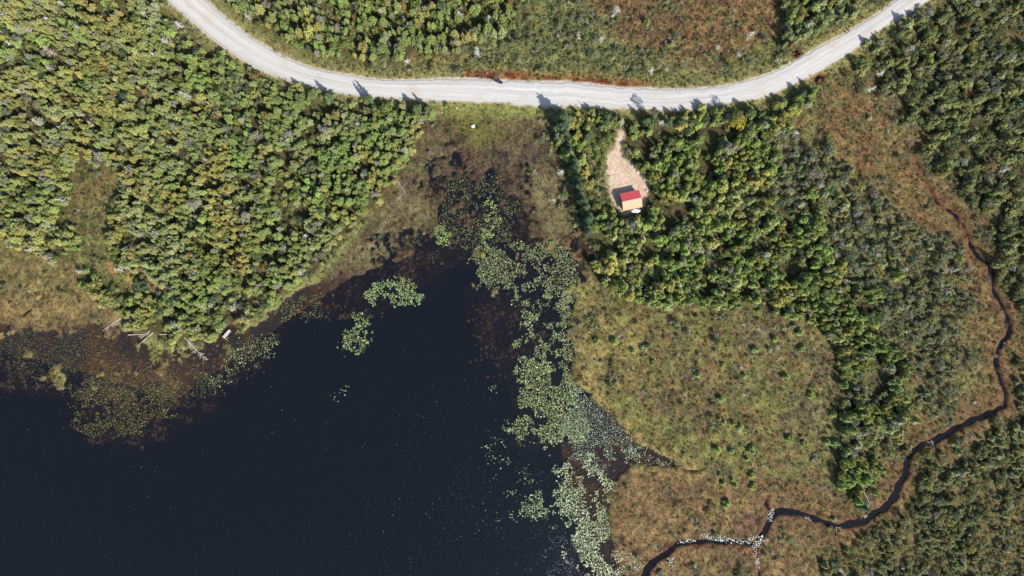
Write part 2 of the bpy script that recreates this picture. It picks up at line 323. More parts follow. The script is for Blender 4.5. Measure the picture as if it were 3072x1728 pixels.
def ground_mat():
    m, n, l, p = newmat('bog_ground')
    p.inputs['Roughness'].default_value = .95; p.inputs['Specular IOR Level'].default_value = .1
    at = n.new('ShaderNodeAttribute'); at.attribute_name = 'col'
    tc = n.new('ShaderNodeTexCoord')
    na = n.new('ShaderNodeTexNoise'); na.inputs['Scale'].default_value = 1.6; na.inputs['Detail'].default_value = 8; na.inputs['Roughness'].default_value = .72; na.inputs['Distortion'].default_value = 1.2
    nb_ = n.new('ShaderNodeTexNoise'); nb_.inputs['Scale'].default_value = .45; nb_.inputs['Detail'].default_value = 6; nb_.inputs['Distortion'].default_value = .8
    for q in (na, nb_): l.new(tc.outputs['Object'], q.inputs['Vector'])
    mr = n.new('ShaderNodeMapRange'); mr.inputs[1].default_value = .3; mr.inputs[2].default_value = .7; mr.inputs[3].default_value = .55; mr.inputs[4].default_value = 1.5
    l.new(na.outputs['Fac'], mr.inputs[0])
    sc = n.new('ShaderNodeVectorMath'); sc.operation = 'SCALE'; l.new(at.outputs['Color'], sc.inputs[0]); l.new(mr.outputs[0], sc.inputs['Scale'])
    hs = n.new('ShaderNodeHueSaturation'); mh = n.new('ShaderNodeMapRange'); mh.inputs[1].default_value = .3; mh.inputs[2].default_value = .7; mh.inputs[3].default_value = .475; mh.inputs[4].default_value = .525
    l.new(nb_.outputs['Fac'], mh.inputs[0]); l.new(mh.outputs[0], hs.inputs['Hue']); l.new(sc.outputs[0], hs.inputs['Color'])
    l.new(hs.outputs[0], p.inputs['Base Color'])
    b = n.new('ShaderNodeBump'); b.inputs['Strength'].default_value = .9; b.inputs['Distance'].default_value = .16; l.new(na.outputs['Fac'], b.inputs['Height']); l.new(b.outputs[0], p.inputs['Normal'])
    return m
M_GROUND = ground_mat()

def road_mat():
    m, n, l, p = newmat('pale_gravel')
    p.inputs['Roughness'].default_value = .95; p.inputs['Specular IOR Level'].default_value = .15
    uv = n.new('ShaderNodeUVMap'); uv.uv_map = 'UVMap'
    mp = n.new('ShaderNodeMapping'); mp.inputs['Scale'].default_value = (.03, 1.7, 1); l.new(uv.outputs[0], mp.inputs[0])
    st = n.new('ShaderNodeTexNoise'); st.inputs['Scale'].default_value = 1.0; st.inputs['Detail'].default_value = 4; l.new(mp.outputs[0], st.inputs['Vector'])
    tc = n.new('ShaderNodeTexCoord'); gr = n.new('ShaderNodeTexNoise'); gr.inputs['Scale'].default_value = 3.2; gr.inputs['Detail'].default_value = 8; gr.inputs['Roughness'].default_value = .8; l.new(tc.outputs['Object'], gr.inputs['Vector'])
    bigp = n.new('ShaderNodeTexNoise'); bigp.inputs['Scale'].default_value = .16; bigp.inputs['Detail'].default_value = 5; l.new(tc.outputs['Object'], bigp.inputs['Vector'])
    at = n.new('ShaderNodeAttribute'); at.attribute_name = 'col'
    r1 = n.new('ShaderNodeMapRange'); r1.inputs[1].default_value = .32; r1.inputs[2].default_value = .68; r1.inputs[3].default_value = .86; r1.inputs[4].default_value = 1.13; l.new(st.outputs['Fac'], r1.inputs[0])
    r2 = n.new('ShaderNodeMapRange'); r2.inputs[1].default_value = .25; r2.inputs[2].default_value = .75; r2.inputs[3].default_value = .86; r2.inputs[4].default_value = 1.12; l.new(gr.outputs['Fac'], r2.inputs[0])
    mm = n.new('ShaderNodeMath'); mm.operation = 'MULTIPLY'; l.new(r1.outputs[0], mm.inputs[0]); l.new(r2.outputs[0], mm.inputs[1])
    mx = n.new('ShaderNodeMix'); mx.data_type = 'RGBA'; mx.inputs['B'].default_value = (.36, .30, .235, 1)
    r3 = n.new('ShaderNodeMapRange'); r3.inputs[1].default_value = .52; r3.inputs[2].default_value = .7; r3.inputs[3].default_value = 0; r3.inputs[4].default_value = .6; l.new(bigp.outputs['Fac'], r3.inputs[0])
    l.new(r3.outputs[0], mx.inputs['Factor']); l.new(at.outputs['Color'], mx.inputs['A'])
    sc = n.new('ShaderNodeVectorMath'); sc.operation = 'SCALE'; l.new(mx.outputs['Result'], sc.inputs[0]); l.new(mm.outputs[0], sc.inputs['Scale'])
    l.new(sc.outputs[0], p.inputs['Base Color'])
    b = n.new('ShaderNodeBump'); b.inputs['Strength'].default_value = .4; b.inputs['Distance'].default_value = .03; l.new(mm.outputs[0], b.inputs['Height']); l.new(b.outputs[0], p.inputs['Normal'])
    return m

def water_mat(name, tint, ripple=.25):
    m, n, l, p = newmat(name); n.remove(p); out = n['Material Output']
    tr = n.new('ShaderNodeBsdfTransparent'); tr.inputs[0].default_value = (*tint, 1)
    df = n.new('ShaderNodeBsdfDiffuse'); df.inputs[0].default_value = (.0034, .0040, .0058, 1)
    gl = n.new('ShaderNodeBsdfGlossy'); gl.inputs['Roughness'].default_value = .12
    fr = n.new('ShaderNodeFresnel'); fr.inputs[0].default_value = 1.33
    a = n.new('ShaderNodeAddShader'); mx = n.new('ShaderNodeMixShader')
    l.new(tr.outputs[0], a.inputs[0]); l.new(df.outputs[0], a.inputs[1])
    l.new(fr.outputs[0], mx.inputs[0]); l.new(a.outputs[0], mx.inputs[1]); l.new(gl.outputs[0], mx.inputs[2]); l.new(mx.outputs[0], out.inputs['Surface'])
    tc = n.new('ShaderNodeTexCoord'); mp = n.new('ShaderNodeMapping'); mp.inputs['Scale'].default_value = (1, 2.6, 1); mp.inputs['Rotation'].default_value = (0, 0, math.radians(-10))
    no = n.new('ShaderNodeTexNoise'); no.inputs['Scale'].default_value = 1.0; no.inputs['Detail'].default_value = 4; l.new(tc.outputs['Object'], mp.inputs[0]); l.new(mp.outputs[0], no.inputs['Vector'])
    b = n.new('ShaderNodeBump'); b.inputs['Strength'].default_value = ripple; b.inputs['Distance'].default_value = .24; l.new(no.outputs['Fac'], b.inputs['Height'])
    l.new(b.outputs[0], gl.inputs['Normal']); l.new(b.outputs[0], fr.inputs['Normal'])
    return m

def leaf_mat(name, transl=.36, rough=.6, spec=.25):
    """colour comes from the plant's own tint (instance or object property) and the leaf's v value"""
    m, n, l, p = newmat(name); out = n['Material Output']
    p.inputs['Roughness'].default_value = rough; p.inputs['Specular IOR Level'].default_value = spec
    ti = n.new('ShaderNodeAttribute'); ti.attribute_type = 'INSTANCER'; ti.attribute_name = 'tint'
    v = n.new('ShaderNodeAttribute'); v.attribute_name = 'v'
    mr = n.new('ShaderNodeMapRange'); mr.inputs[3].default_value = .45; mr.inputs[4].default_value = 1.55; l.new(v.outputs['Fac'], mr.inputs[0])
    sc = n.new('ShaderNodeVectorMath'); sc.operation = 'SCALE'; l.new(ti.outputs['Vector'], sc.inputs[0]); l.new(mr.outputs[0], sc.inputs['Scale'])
    l.new(sc.outputs[0], p.inputs['Base Color'])
    if transl:
        tl = n.new('ShaderNodeBsdfTranslucent'); l.new(sc.outputs[0], tl.inputs[0]); mx = n.new('ShaderNodeMixShader'); mx.inputs[0].default_value = transl
        l.new(p.outputs[0], mx.inputs[1]); l.new(tl.outputs[0], mx.inputs[2]); l.new(mx.outputs[0], out.inputs['Surface'])
    return m
M_ROAD = road_mat()
M_WATER = water_mat('dark_pond_water', (.62, .60, .60), .7)
M_STREAM = water_mat('stream_water', (.5, .48, .5), .04)
M_LEAF = leaf_mat('needles_and_leaves')
M_DEAD = leaf_mat('bare_dead_wood', 0, .8, .15)
M_BARK = simple('grey_bark', (.13, .105, .085), .9, .1, var=.35, scale=9, bump=.4)
M_PALEWOOD = simple('weathered_wood', (.40, .36, .31), .85, .15, var=.3, scale=12, bump=.4)

# ------------------------------------------------------------------ ground sheet
def grid_mesh():
    n = NX * NY
    co = np.empty((n, 3), np.float32); co[:, 0] = GX.ravel(); co[:, 1] = GY.ravel(); co[:, 2] = H.ravel()
    idx = np.arange(n).reshape(NY, NX)
    q = np.stack([idx[:-1, :-1], idx[:-1, 1:], idx[1:, 1:], idx[1:, :-1]], -1).reshape(-1, 4)
    me = bpy.data.meshes.new('ground'); me.vertices.add(n); me.vertices.foreach_set('co', co.ravel())
    me.loops.add(q.size); me.loops.foreach_set('vertex_index', q.ravel().astype(np.int32))
    me.polygons.add(len(q)); me.polygons.foreach_set('loop_start', np.arange(0, q.size, 4, dtype=np.int32))
    me.polygons.foreach_set('loop_total', np.full(len(q), 4, np.int32)); me.polygons.foreach_set('use_smooth', np.ones(len(q), bool))
    a = me.attributes.new('col', 'FLOAT_COLOR', 'POINT'); c = np.ones((n, 4), np.float32); c[:, :3] = colr.reshape(-1, 3); a.data.foreach_set('color', c.ravel())
    me.materials.append(M_GROUND); me.update(calc_edges=True); me.validate(); return me
ground = link('ground', grid_mesh(), kind='structure', label='peat bog ground of olive, tan and russet moss around the pond')
# far ground: a frame of coarse sheet out to the horizon
B = 3000
fx = [-B, xs[0] + .2, xs[-1] - .2, B]; fy = [-B, ys[0] + .2, ys[-1] - .2, B]
fv = []; ff_ = []
for i in range(3):
    for j in range(3):
        if i == 1 and j == 1: continue
        k = len(fv); fv += [(fx[i], fy[j], .02), (fx[i+1], fy[j], .02), (fx[i+1], fy[j+1], .02), (fx[i], fy[j+1], .02)]; ff_.append((k, k+1, k+2, k+3))
fm = mesh_from('terrain', fv, ff_, [M_GROUND]); a = fm.attributes.new('col', 'FLOAT_COLOR', 'POINT')
for d in a.data: d.color = (*alb(100, 98, 62), 1)
link('terrain', fm, kind='structure', label='flat bog and scrub land stretching away beyond the photographed ground')

# ------------------------------------------------------------------ water sheets
def water_sheet(name, pts, z, mat, label):
    me = mesh_from(name, [(x, y, z) for x, y in pts], [tuple(range(len(pts)))], [mat]); return link(name, me, kind='structure', label=label)
pw = [(X0 + .5, Y0 + .5), (12, Y0 + .5), (19, -62), (13, -42), (50, -38), (50, -28), (18, 5), (18, 39), (-24, 39), (-44, 20), (-40, 5), (-90, -30), (X0 + .5, -8)]
water_sheet('pond_water', pw, 0.0, M_WATER, 'dark navy pond water with fine ripples')
def ribbon(name, L, z, mat, extra, label):
    pts = [Vector((*W(a, b), 0)) for a, b, c in L]; ws = [c * PX + extra for a, b, c in L]; vs = []; fs = []
    for i, p in enumerate(pts):
        t = (pts[min(i + 1, len(pts) - 1)] - pts[max(i - 1, 0)]).normalized(); nn = Vector((-t.y, t.x, 0))
        vs += [p + nn * ws[i], p - nn * ws[i]]
        vs[-1].z = vs[-2].z = z
    for i in range(len(pts) - 1): fs.append((2*i, 2*i+1, 2*i+3, 2*i+2))
    return link(name, mesh_from(name, vs, fs, [mat]), kind='structure', label=label)
ribbon('stream_water', STREAM_S[2:], -.006, M_STREAM, .7, 'narrow dark stream winding through the russet bog')
ribbon('stream_water', CREEK2, -.012, M_STREAM, .5, 'short dark side channel running down from the stream bend')
ribbon('stream_water', CREEK3, -.012, M_STREAM, .5, 'tiny reddish side channel joining the stream from above')

# ------------------------------------------------------------------ gravel road
def resample(P, n):
    P = np.array([V(*p) for p in P]); d = np.r_[0, np.cumsum(np.hypot(*np.diff(P, axis=0).T))]; t = np.linspace(0, d[-1], n)
    # smooth (catmull-like) by blurring a dense linear resample
    Q = np.stack([np.interp(t, d, P[:, 0]), np.interp(t, d, P[:, 1])], 1)
    k = 9; K = np.ones(k) / k
    for _ in range(2): Q = np.stack([np.convolve(np.pad(Q[:, i], k // 2, mode='edge'), K, 'valid') for i in (0, 1)], 1)
    return Q
NR = 520; NC = 18
U = resample(ROAD_UP, NR); Lo = resample(ROAD_LO, NR)
jag = lambda s: (fbm(np.arange(NR) * .45, np.zeros(NR) + s, 1.5, int(s), 3) - .5) * .9
dirn = (Lo - U); dirn /= np.linalg.norm(dirn, axis=1)[:, None]
U2 = U - dirn * (.15 + jag(3))[:, None]; L2 = Lo + dirn * (.15 + jag(9))[:, None]
rv = []; ruv = []; rcol = []
run = np.r_[0, np.cumsum(np.hypot(*np.diff((U + Lo) / 2, axis=0).T))]
for i in range(NR):
    for j in range(NC):
        t = j / (NC - 1); x, y = U2[i] * (1 - t) + L2[i] * t
        wdt = float(np.linalg.norm(L2[i] - U2[i]))
        crown = .10 * (1 - (2 * t - 1) ** 2) - (.16 if j in (0, NC - 1) else 0)
        rut = -.018 * sum(math.exp(-((t - c) / .05) ** 2) for c in (.2, .42, .6, .82))
        rv.append((x, y, .60 + crown + rut)); ruv.append((run[i], t * wdt))
        e = min(t, 1 - t); warmth = float(np.clip((-x - 60) / 40, 0, 1)) * .5 + float(np.clip((x - 60) / 60, 0, 1)) * .25 + .25 * (e < .09)
        bright = 1.0 + .10 * math.exp(-((t - .35) / .12) ** 2) + .06 * math.exp(-((t - .7) / .1) ** 2) - .16 * (e < .1) - .06 * math.exp(-((t - .22) / .035) ** 2) - .07 * math.exp(-((t - .52) / .035) ** 2)
        c = np.array((.372, .358, .340)) * (1 - warmth) + np.array((.35, .318, .285)) * warmth
        rcol.append((*(c * bright), 1))
rf = [(i * NC + j, i * NC + j + 1, (i + 1) * NC + j + 1, (i + 1) * NC + j) for i in range(NR - 1) for j in range(NC - 1)]
rf = [tuple(reversed(f)) for f in rf]
rme = mesh_from('gravel_road', rv, rf, [M_ROAD], True)
uvl = rme.uv_layers.new(name='UVMap'); li = np.empty(len(rme.loops), np.int32); rme.loops.foreach_get('vertex_index', li)
uvl.data.foreach_set('uv', np.array(ruv, np.float32)[li].ravel())
ra = rme.attributes.new('col', 'FLOAT_COLOR', 'POINT'); ra.data.foreach_set('color', np.array(rcol, np.float32).ravel())
link('gravel_road', rme, kind='structure', label='pale grey gravel road curving across the top of the photo')

# ------------------------------------------------------------------ plant meshes
class PB:
    """collects faces with a per-vertex v value and a material slot"""
    def __init__(s): s.v = []; s.f = []; s.a = []; s.m = []
    def tri(s, a, b, c, v=.5, m=0):
        k = len(s.v); s.v += [a, b, c]; s.a += [v] * 3 if not isinstance(v, tuple) else list(v); s.f.append((k, k + 1, k + 2)); s.m.append(m)
    def quad(s, a, b, c, d, v=.5, m=0):
        k = len(s.v); s.v += [a, b, c, d]; s.a += [v] * 4; s.f.append((k, k + 1, k + 2, k + 3)); s.m.append(m)
    def stick(s, p, q, r0, r1, v=.5, m=0, n=4):
        p = Vector(p); q = Vector(q); d = (q - p).normalized(); a = d.orthogonal().normalized(); b = d.cross(a); k = len(s.v)
        for (c, r) in ((p, r0), (q, r1)):
            for i in range(n):
                t = 2 * math.pi * i / n; s.v.append(c + a * math.cos(t) * r + b * math.sin(t) * r); s.a.append(v)
        for i in range(n): s.f.append((k + i, k + (i + 1) % n, k + n + (i + 1) % n, k + n + i)); s.m.append(m)
        s.v.append(q + d * r1); s.a.append(v)
        for i in range(n): s.f.append((k + n + i, k + n + (i + 1) % n, len(s.v) - 1)); s.m.append(m)
    def build(s, name, mats):
        me = mesh_from(name, s.v, s.f, mats); at = me.attributes.new('v', 'FLOAT', 'POINT'); at.data.foreach_set('value', s.a)
        me.polygons.foreach_set('material_index', s.m); me.update(); return me
def spruce_crown(R, seed, Ht=5.0, rad=1.05, dens=1.0, b=None, m=0, prof=0):
    b = b or PB(); rd = random.Random(seed); nw = int(11 * dens)
    lean = Vector((rd.uniform(-.1, .1), rd.uniform(-.1, .1), 0))
    for w in range(nw):
        t = w / (nw - 1); z = Ht * (.34 + .62 * t); r = rad * max(0, 1 - t ** 1.7) ** .62 * (.85 + .15 * min(1, t * 4)) + .12
        if prof: z = Ht * (.22 + .78 * t); r = rad * (1 - t) ** .8 + .08
        r *= rd.uniform(.82, 1.15); nbn = int(9 - 4 * t) ; a0 = rd.uniform(0, 6.28)
        for k in range(nbn):
            a = a0 + 6.283 * k / nbn + rd.uniform(-.3, .3); rr = r * rd.uniform(.55, 1.32); v = rd.random()
            d = Vector((math.cos(a), math.sin(a), 0)); sd = Vector((-d.y, d.x, 0)); root = Vector((0, 0, z)) + lean * t
            droop = -.06 - .10 * (1 - t); up = .10
            tip = root + d * rr + Vector((0, 0, droop * rr * 2 + rd.uniform(-.05, .12)))
            wd_ = rr * rd.uniform(.19, .30) + .04
            m1 = root + d * rr * .55 + sd * wd_ + Vector((0, 0, droop * rr - .10)); m2 = root + d * rr * .55 - sd * wd_ + Vector((0, 0, droop * rr - .10))
            mid = root + d * rr * .6 + Vector((0, 0, up + droop * rr))
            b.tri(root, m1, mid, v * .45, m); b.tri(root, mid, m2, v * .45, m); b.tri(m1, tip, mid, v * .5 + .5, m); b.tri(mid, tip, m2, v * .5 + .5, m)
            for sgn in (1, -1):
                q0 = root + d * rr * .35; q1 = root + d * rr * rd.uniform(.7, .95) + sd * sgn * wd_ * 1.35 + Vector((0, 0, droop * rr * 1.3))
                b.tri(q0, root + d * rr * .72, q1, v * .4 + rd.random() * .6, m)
    top = Vector((0, 0, Ht)) + lean
    for k in range(4):
        a = 1.57 * k + rd.random(); b.tri(top + Vector((0, 0, .22)), top + Vector((math.cos(a) * .13, math.sin(a) * .13, -.4)), top + Vector((math.cos(a + 1.4) * .13, math.sin(a + 1.4) * .13, -.4)), .8, m)
    return b
def trunk_pb(b, Ht, r, m=0): b.stick((0, 0, -.3), (0, 0, Ht * .93), r, r * .2, .5, m, 6)
def leafy_crown(seed, Ht, rad, nlobe, nleaf, ls, b=None, m=0, zc=.62):
    """leaf clumps on limb ends"""
    b = b or PB(); rd = random.Random(seed); lobes = []
    for i in range(nlobe):
        a = 2.4 * i + rd.uniform(-.4, .4); q = math.sqrt((i + .5) / nlobe) * rad * .78
        lobes.append((Vector((math.cos(a) * q, math.sin(a) * q, Ht * (zc + (1 - zc) * (1 - (q / rad) ** 2) - rd.uniform(0, .14)))), rad * rd.uniform(.26, .42), rd.random()))
    for (c, r, v) in lobes:
        for k in range(nleaf):
            u = rd.uniform(-.35, 1); t = rd.uniform(0, 6.283); s_ = math.sqrt(1 - u * u); nrm = Vector((s_ * math.cos(t), s_ * math.sin(t), u))
            p = c + Vector((nrm.x * r, nrm.y * r, nrm.z * r * .75)) * rd.uniform(.75, 1.08)
            nn = (nrm + Vector((rd.uniform(-.6, .6), rd.uniform(-.6, .6), rd.uniform(-.1, .7)))).normalized(); a1 = nn.orthogonal().normalized(); b1 = nn.cross(a1)
            an = rd.uniform(0, 6.28); e1 = (a1 * math.cos(an) + b1 * math.sin(an)) * ls * rd.uniform(.6, 1.2); e2 = nn.cross(e1) * .55
            vv = min(1, max(0, v * .5 + rd.random() * .5))
            b.quad(p - e1, p - e2 * .9, p + e1, p + e2, vv, m)
    return b, lobes
def limbs(b, lobes, r0, m=0, base=.25):
    for (c, r, v) in lobes:
        j = Vector((c.x * .15, c.y * .15, c.z * (base + .2))); b.stick(j, c, r0 * .5, r0 * .15, .5, m, 4)
def dead_tree(seed, Ht, rad, n, sub=3, lean=.12, thick=.075):
    b = PB(); rd = random.Random(seed); top = Vector((rd.uniform(-1, 1) * lean * Ht, rd.uniform(-1, 1) * lean * Ht, Ht))
    b.stick((0, 0, -.25), top, thick * 1.6, thick * .35, .7, 0, 6)
    tw = PB()
    for i in range(n):
        t = rd.uniform(.22, .97); p = top * t; a = 2.4 * i + rd.uniform(-.3, .3); L = rad * (1.15 - t * .8) * rd.uniform(.5, 1.15)
        q = p + Vector((math.cos(a) * L, math.sin(a) * L, rd.uniform(-.2, .25) * L)); v = rd.random()
        tw.stick(p, q, thick * .45, thick * .14, v, 0, 3)
        for k in range(sub):
            s_ = rd.uniform(.35, .95); a2 = a + rd.choice((-1, 1)) * rd.uniform(.5, 1.0); l2 = L * rd.uniform(.25, .5) * (1.2 - s_ * .5)
            o = p.lerp(q, s_); tw.stick(o, o + Vector((math.cos(a2) * l2, math.sin(a2) * l2, rd.uniform(-.1, .15) * l2)), thick * .3, thick * .12, v, 0, 3)
    return b, tw

def crown_of(i, rad, Ht):
    k = i % 3
    if k == 0: return spruce_crown(None, i * 3 + 1, Ht, rad, 1.0)
    if k == 1: return spruce_crown(None, i * 3 + 1, Ht * 1.04, rad * 1.12, 1.1, prof=1)
    b = PB(); rd = random.Random(i); n = 3 + i % 2
    for j in range(n):
        a = 6.283 * j / n + rd.uniform(-.5, .5); q = rad * rd.uniform(.42, .62); sub = spruce_crown(None, i * 7 + j, Ht * rd.uniform(.74, 1.02), rad * rd.uniform(.5, .68), .8, prof=j % 2)
        o = len(b.v); b.v += [Vector((v[0] + math.cos(a) * q, v[1] + math.sin(a) * q, v[2])) for v in sub.v]; b.a += sub.a; b.m += sub.m; b.f += [tuple(x + o for x in f) for f in sub.f]
    return b
SPR = []       # (crown mesh, trunk mesh, full mesh)
for i in range(9):
    rad = (1.0, 1.2, .85, 1.1, .95, 1.25, .8, 1.05, 1.15)[i]; Ht = 5.0
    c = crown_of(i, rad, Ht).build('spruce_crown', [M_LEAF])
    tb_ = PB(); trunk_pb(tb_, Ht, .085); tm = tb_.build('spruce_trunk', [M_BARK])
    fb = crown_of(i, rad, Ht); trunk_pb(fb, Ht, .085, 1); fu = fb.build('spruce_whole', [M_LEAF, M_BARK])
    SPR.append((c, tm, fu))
LFY = []
for i in range(5):
    b, lb = leafy_crown(40 + i, 3.2, 1.35, 13, 24, .21); c = b.build('alder_crown', [M_LEAF])
    tb_ = PB(); tb_.stick((0, 0, -.2), (0, 0, 1.3), .07, .05, .5, 0, 5); limbs(tb_, lb, .07); tm = tb_.build('alder_trunk', [M_BARK])
    fb, lb = leafy_crown(40 + i, 3.2, 1.35, 13, 24, .21); fb.stick((0, 0, -.2), (0, 0, 1.3), .07, .05, .5, 1, 5); limbs(fb, lb, .07, 1)
    LFY.append((c, tm, fb.build('alder_whole', [M_LEAF, M_BARK])))
SHR = []
for i in range(5):
    b, lb = leafy_crown(70 + i, .75, .62, 5, 13, .17, zc=.35); limbs(b, lb, .03, 0); SHR.append(b.build('bog_shrub_form', [M_LEAF]))
DSH = []
for i in range(3):
    b, tw = dead_tree(90 + i, .8, .62, 16, 3, .1, .035)
    b2 = PB(); 
    for q in (b, tw):
        k = len(b2.v); b2.v += q.v; b2.a += q.a; b2.f += [tuple(x + k for x in f) for f in q.f]; b2.m += q.m
    DSH.append(b2.build('grey_shrub_form', [M_DEAD]))
TUF = []
for i in range(4):
    b = PB(); rd = random.Random(i + 5)
    for k in range(16):
        a = rd.uniform(0, 6.28); r = rd.uniform(.02, .14); p = Vector((math.cos(a) * r, math.sin(a) * r, -.03)); L = rd.uniform(.14, .40); h = rd.uniform(.12, .34)
        tip = p + Vector((math.cos(a) * L, math.sin(a) * L, h)); sd = Vector((-math.sin(a), math.cos(a), 0)) * .042
        mid = p.lerp(tip, .55) + Vector((0, 0, .07)); v = rd.random()
        b.tri(p - sd, p + sd, mid, v * .6); b.tri(mid - sd, tip, mid + sd, v)
    TUF.append(b.build('sedge_tuft_form', [M_LEAF]))
SNG = []
for i in range(8):
    b, tw = dead_tree(120 + i, (3.6, 4.2, 3.0, 4.8, 2.4, 3.8, 4.4, 3.2)[i], (.95, 1.2, 1.0, 1.1, 1.0, .8, 1.35, 1.15)[i], (34, 40, 30, 44, 26, 30, 48, 36)[i], 4)
    SNG.append((b.build('snag_trunk', [M_DEAD]), tw.build('snag_branches', [M_DEAD])))

# ------------------------------------------------------------------ instance scatter (stuff)
def proto(me):
    return bpy.data.objects.new(me.name, me)      # never linked: only the source of the scatter
def scatter(name, P, rot, scl, tint, protos, label, cat):
    n = len(P); me = bpy.data.meshes.new(name); me.vertices.add(n); me.vertices.foreach_set('co', np.asarray(P, np.float32).ravel())
    for nm, ty, key, arr in (('rot', 'FLOAT_VECTOR', 'vector', rot), ('scl', 'FLOAT_VECTOR', 'vector', scl), ('tint', 'FLOAT_VECTOR', 'vector', tint)):
        a = me.attributes.new(nm, ty, 'POINT'); a.data.foreach_set(key, np.asarray(arr, np.float32).ravel())
    a = me.attributes.new('idx', 'INT', 'POINT'); a.data.foreach_set('value', RNG.integers(0, len(protos), n).astype(np.int32))
    me.update(); o = link(name, me, kind='stuff', label=label, category=cat)
    g = bpy.data.node_groups.new(name, 'GeometryNodeTree')
    g.interface.new_socket('Geometry', in_out='INPUT', socket_type='NodeSocketGeometry'); g.interface.new_socket('Geometry', in_out='OUTPUT', socket_type='NodeSocketGeometry')
    N = g.nodes; Lk = g.links; gi = N.new('NodeGroupInput'); go = N.new('NodeGroupOutput'); ip = N.new('GeometryNodeInstanceOnPoints'); jn = N.new('GeometryNodeJoinGeometry')
    for pr in protos:
        oi = N.new('GeometryNodeObjectInfo'); oi.inputs['Object'].default_value = pr; oi.inputs['As Instance'].default_value = True; Lk.new(oi.outputs['Geometry'], jn.inputs[0])
    def na(nm, ty):
        q = N.new('GeometryNodeInputNamedAttribute'); q.data_type = ty; q.inputs['Name'].default_value = nm; return q.outputs['Attribute']
    Lk.new(gi.outputs[0], ip.inputs['Points']); Lk.new(jn.outputs[0], ip.inputs['Instance']); ip.inputs['Pick Instance'].default_value = True
    Lk.new(na('idx', 'INT'), ip.inputs['Instance Index']); Lk.new(na('rot', 'FLOAT_VECTOR'), ip.inputs['Rotation']); Lk.new(na('scl', 'FLOAT_VECTOR'), ip.inputs['Scale'])
    Lk.new(ip.outputs[0], go.inputs[0])
    md = o.modifiers.new('scatter', 'NODES'); md.node_group = g
    return o
def jitter_points(sp, dens, x0=X0 + 2, x1=X1 - 2, y0=Y0 + 2, y1=Y1 - 2, jit=.42):
    ax = np.arange(x0, x1, sp); ay = np.arange(y0, y1, sp * .87); gx, gy = np.meshgrid(ax, ay); gx = gx + (np.arange(len(ay)) % 2)[:, None] * sp * .5
    gx = gx + RNG.uniform(-jit, jit, gx.shape) * sp; gy = gy + RNG.uniform(-jit, jit, gy.shape) * sp
    x = gx.ravel(); y = gy.ravel(); k = RNG.random(len(x)) < samp(dens, x, y); return x[k], y[k]
def colmix(base, alts, n, jit=.12):
    """pick tints: base colour with chances of the alternatives"""
    base = np.asarray(base, float); c = base.copy() if base.ndim == 2 else np.tile(base, (n, 1))
    r = RNG.random(n); acc = 0
    for (p, cc) in alts: s_ = (r >= acc) & (r < acc + p); c[s_] = cc; acc += p
    return c * (1 + RNG.normal(0, jit, (n, 1))).clip(.55, 1.5) * (1 + RNG.normal(0, .03, (n, 3)))

wet = np.clip(blur(pond, .45) * 1.35, 0, 1); stw = np.clip(1.2 - stream_d / 1.0, 0, 1)
dry = (1 - keep_clear) * (1 - wet) * (1 - stw) * (1 - np.clip(sand * 1.6, 0, 1)) * (1 - np.clip(blur(roadm, .9) * 2.2, 0, 1))
gapH = fbm(GX, GY, 5.2, 66, 3) - .16 * blob([(1595, 505, 75, 75)], .6); gap3 = fbm(GX, GY, 3.6, 65, 3); gap = fbm(GX, GY, 4.0, 61, 3); gap2 = fbm(GX, GY, 8, 62, 3)
# forest trees --------------------------------------------------------
tdens = f_left * (.95 - .75 * sstep(.53, .61, gap)) + f_top * (.62 - .5 * sstep(.52, .64, gap)) + f_topr * .5 + f_house * (.70 - .66 * sstep(.52, .59, gapH)) \
      + f_grey * (.36 - .32 * sstep(.45, .56, gap)) + f_upr * (.52 - .48 * sstep(.42, .56, gap)) + f_lowr * (.52 - .48 * sstep(.42, .56, gap))
tdens = np.clip(tdens, 0, 1) * dry * (1 - np.clip(blur(clear_w, .8) * 1.6, 0, 1)) * (1 - np.clip(blur(sand, 1.2) * 2.6, 0, 1)) * (1 - .9 * blob([(395,725,52,20,-40),(300,670,22,24)], .4))
cabin_xy = W(1888, 602)
tdens *= (np.hypot(GX - cabin_xy[0], GY - cabin_xy[1]) > 5.2)
# keep the fir shade off the north-west corner of the clearing: fewer trees right on the rim
tx, ty = jitter_points(1.38, tdens); n = len(tx)
left = samp(f_left, tx, ty) > 0; top = samp(f_top, tx, ty) > 0; house = samp(f_house, tx, ty) > 0; upr = samp(f_upr, tx, ty) > 0; lowr = samp(f_lowr, tx, ty) > 0; grey = samp(f_grey, tx, ty) > 0
hs_n = samp(fbm(GX, GY, 12, 70), tx, ty)
sc = RNG.normal(.78, .2, n).clip(.42, 1.4) * (.8 + .45 * hs_n)
sc[top] *= .98; sc[house] *= 1.05; sc[upr] *= 1.08; sc[lowr] *= .78; sc[grey] *= .7
hz = (.45 + .5 * sc) * RNG.normal(1.0, .13, n).clip(.65, 1.4)
hz[left] *= .80; hz[house] *= .86; hz[lowr] *= .50; hz[upr] *= .78; hz[grey] *= .6
rdn = samp(blur(roadm, 3.0), tx, ty); hz *= (1 - .28 * np.clip(rdn * 5, 0, 1)); sc *= (1 - .1 * np.clip(rdn * 5, 0, 1))
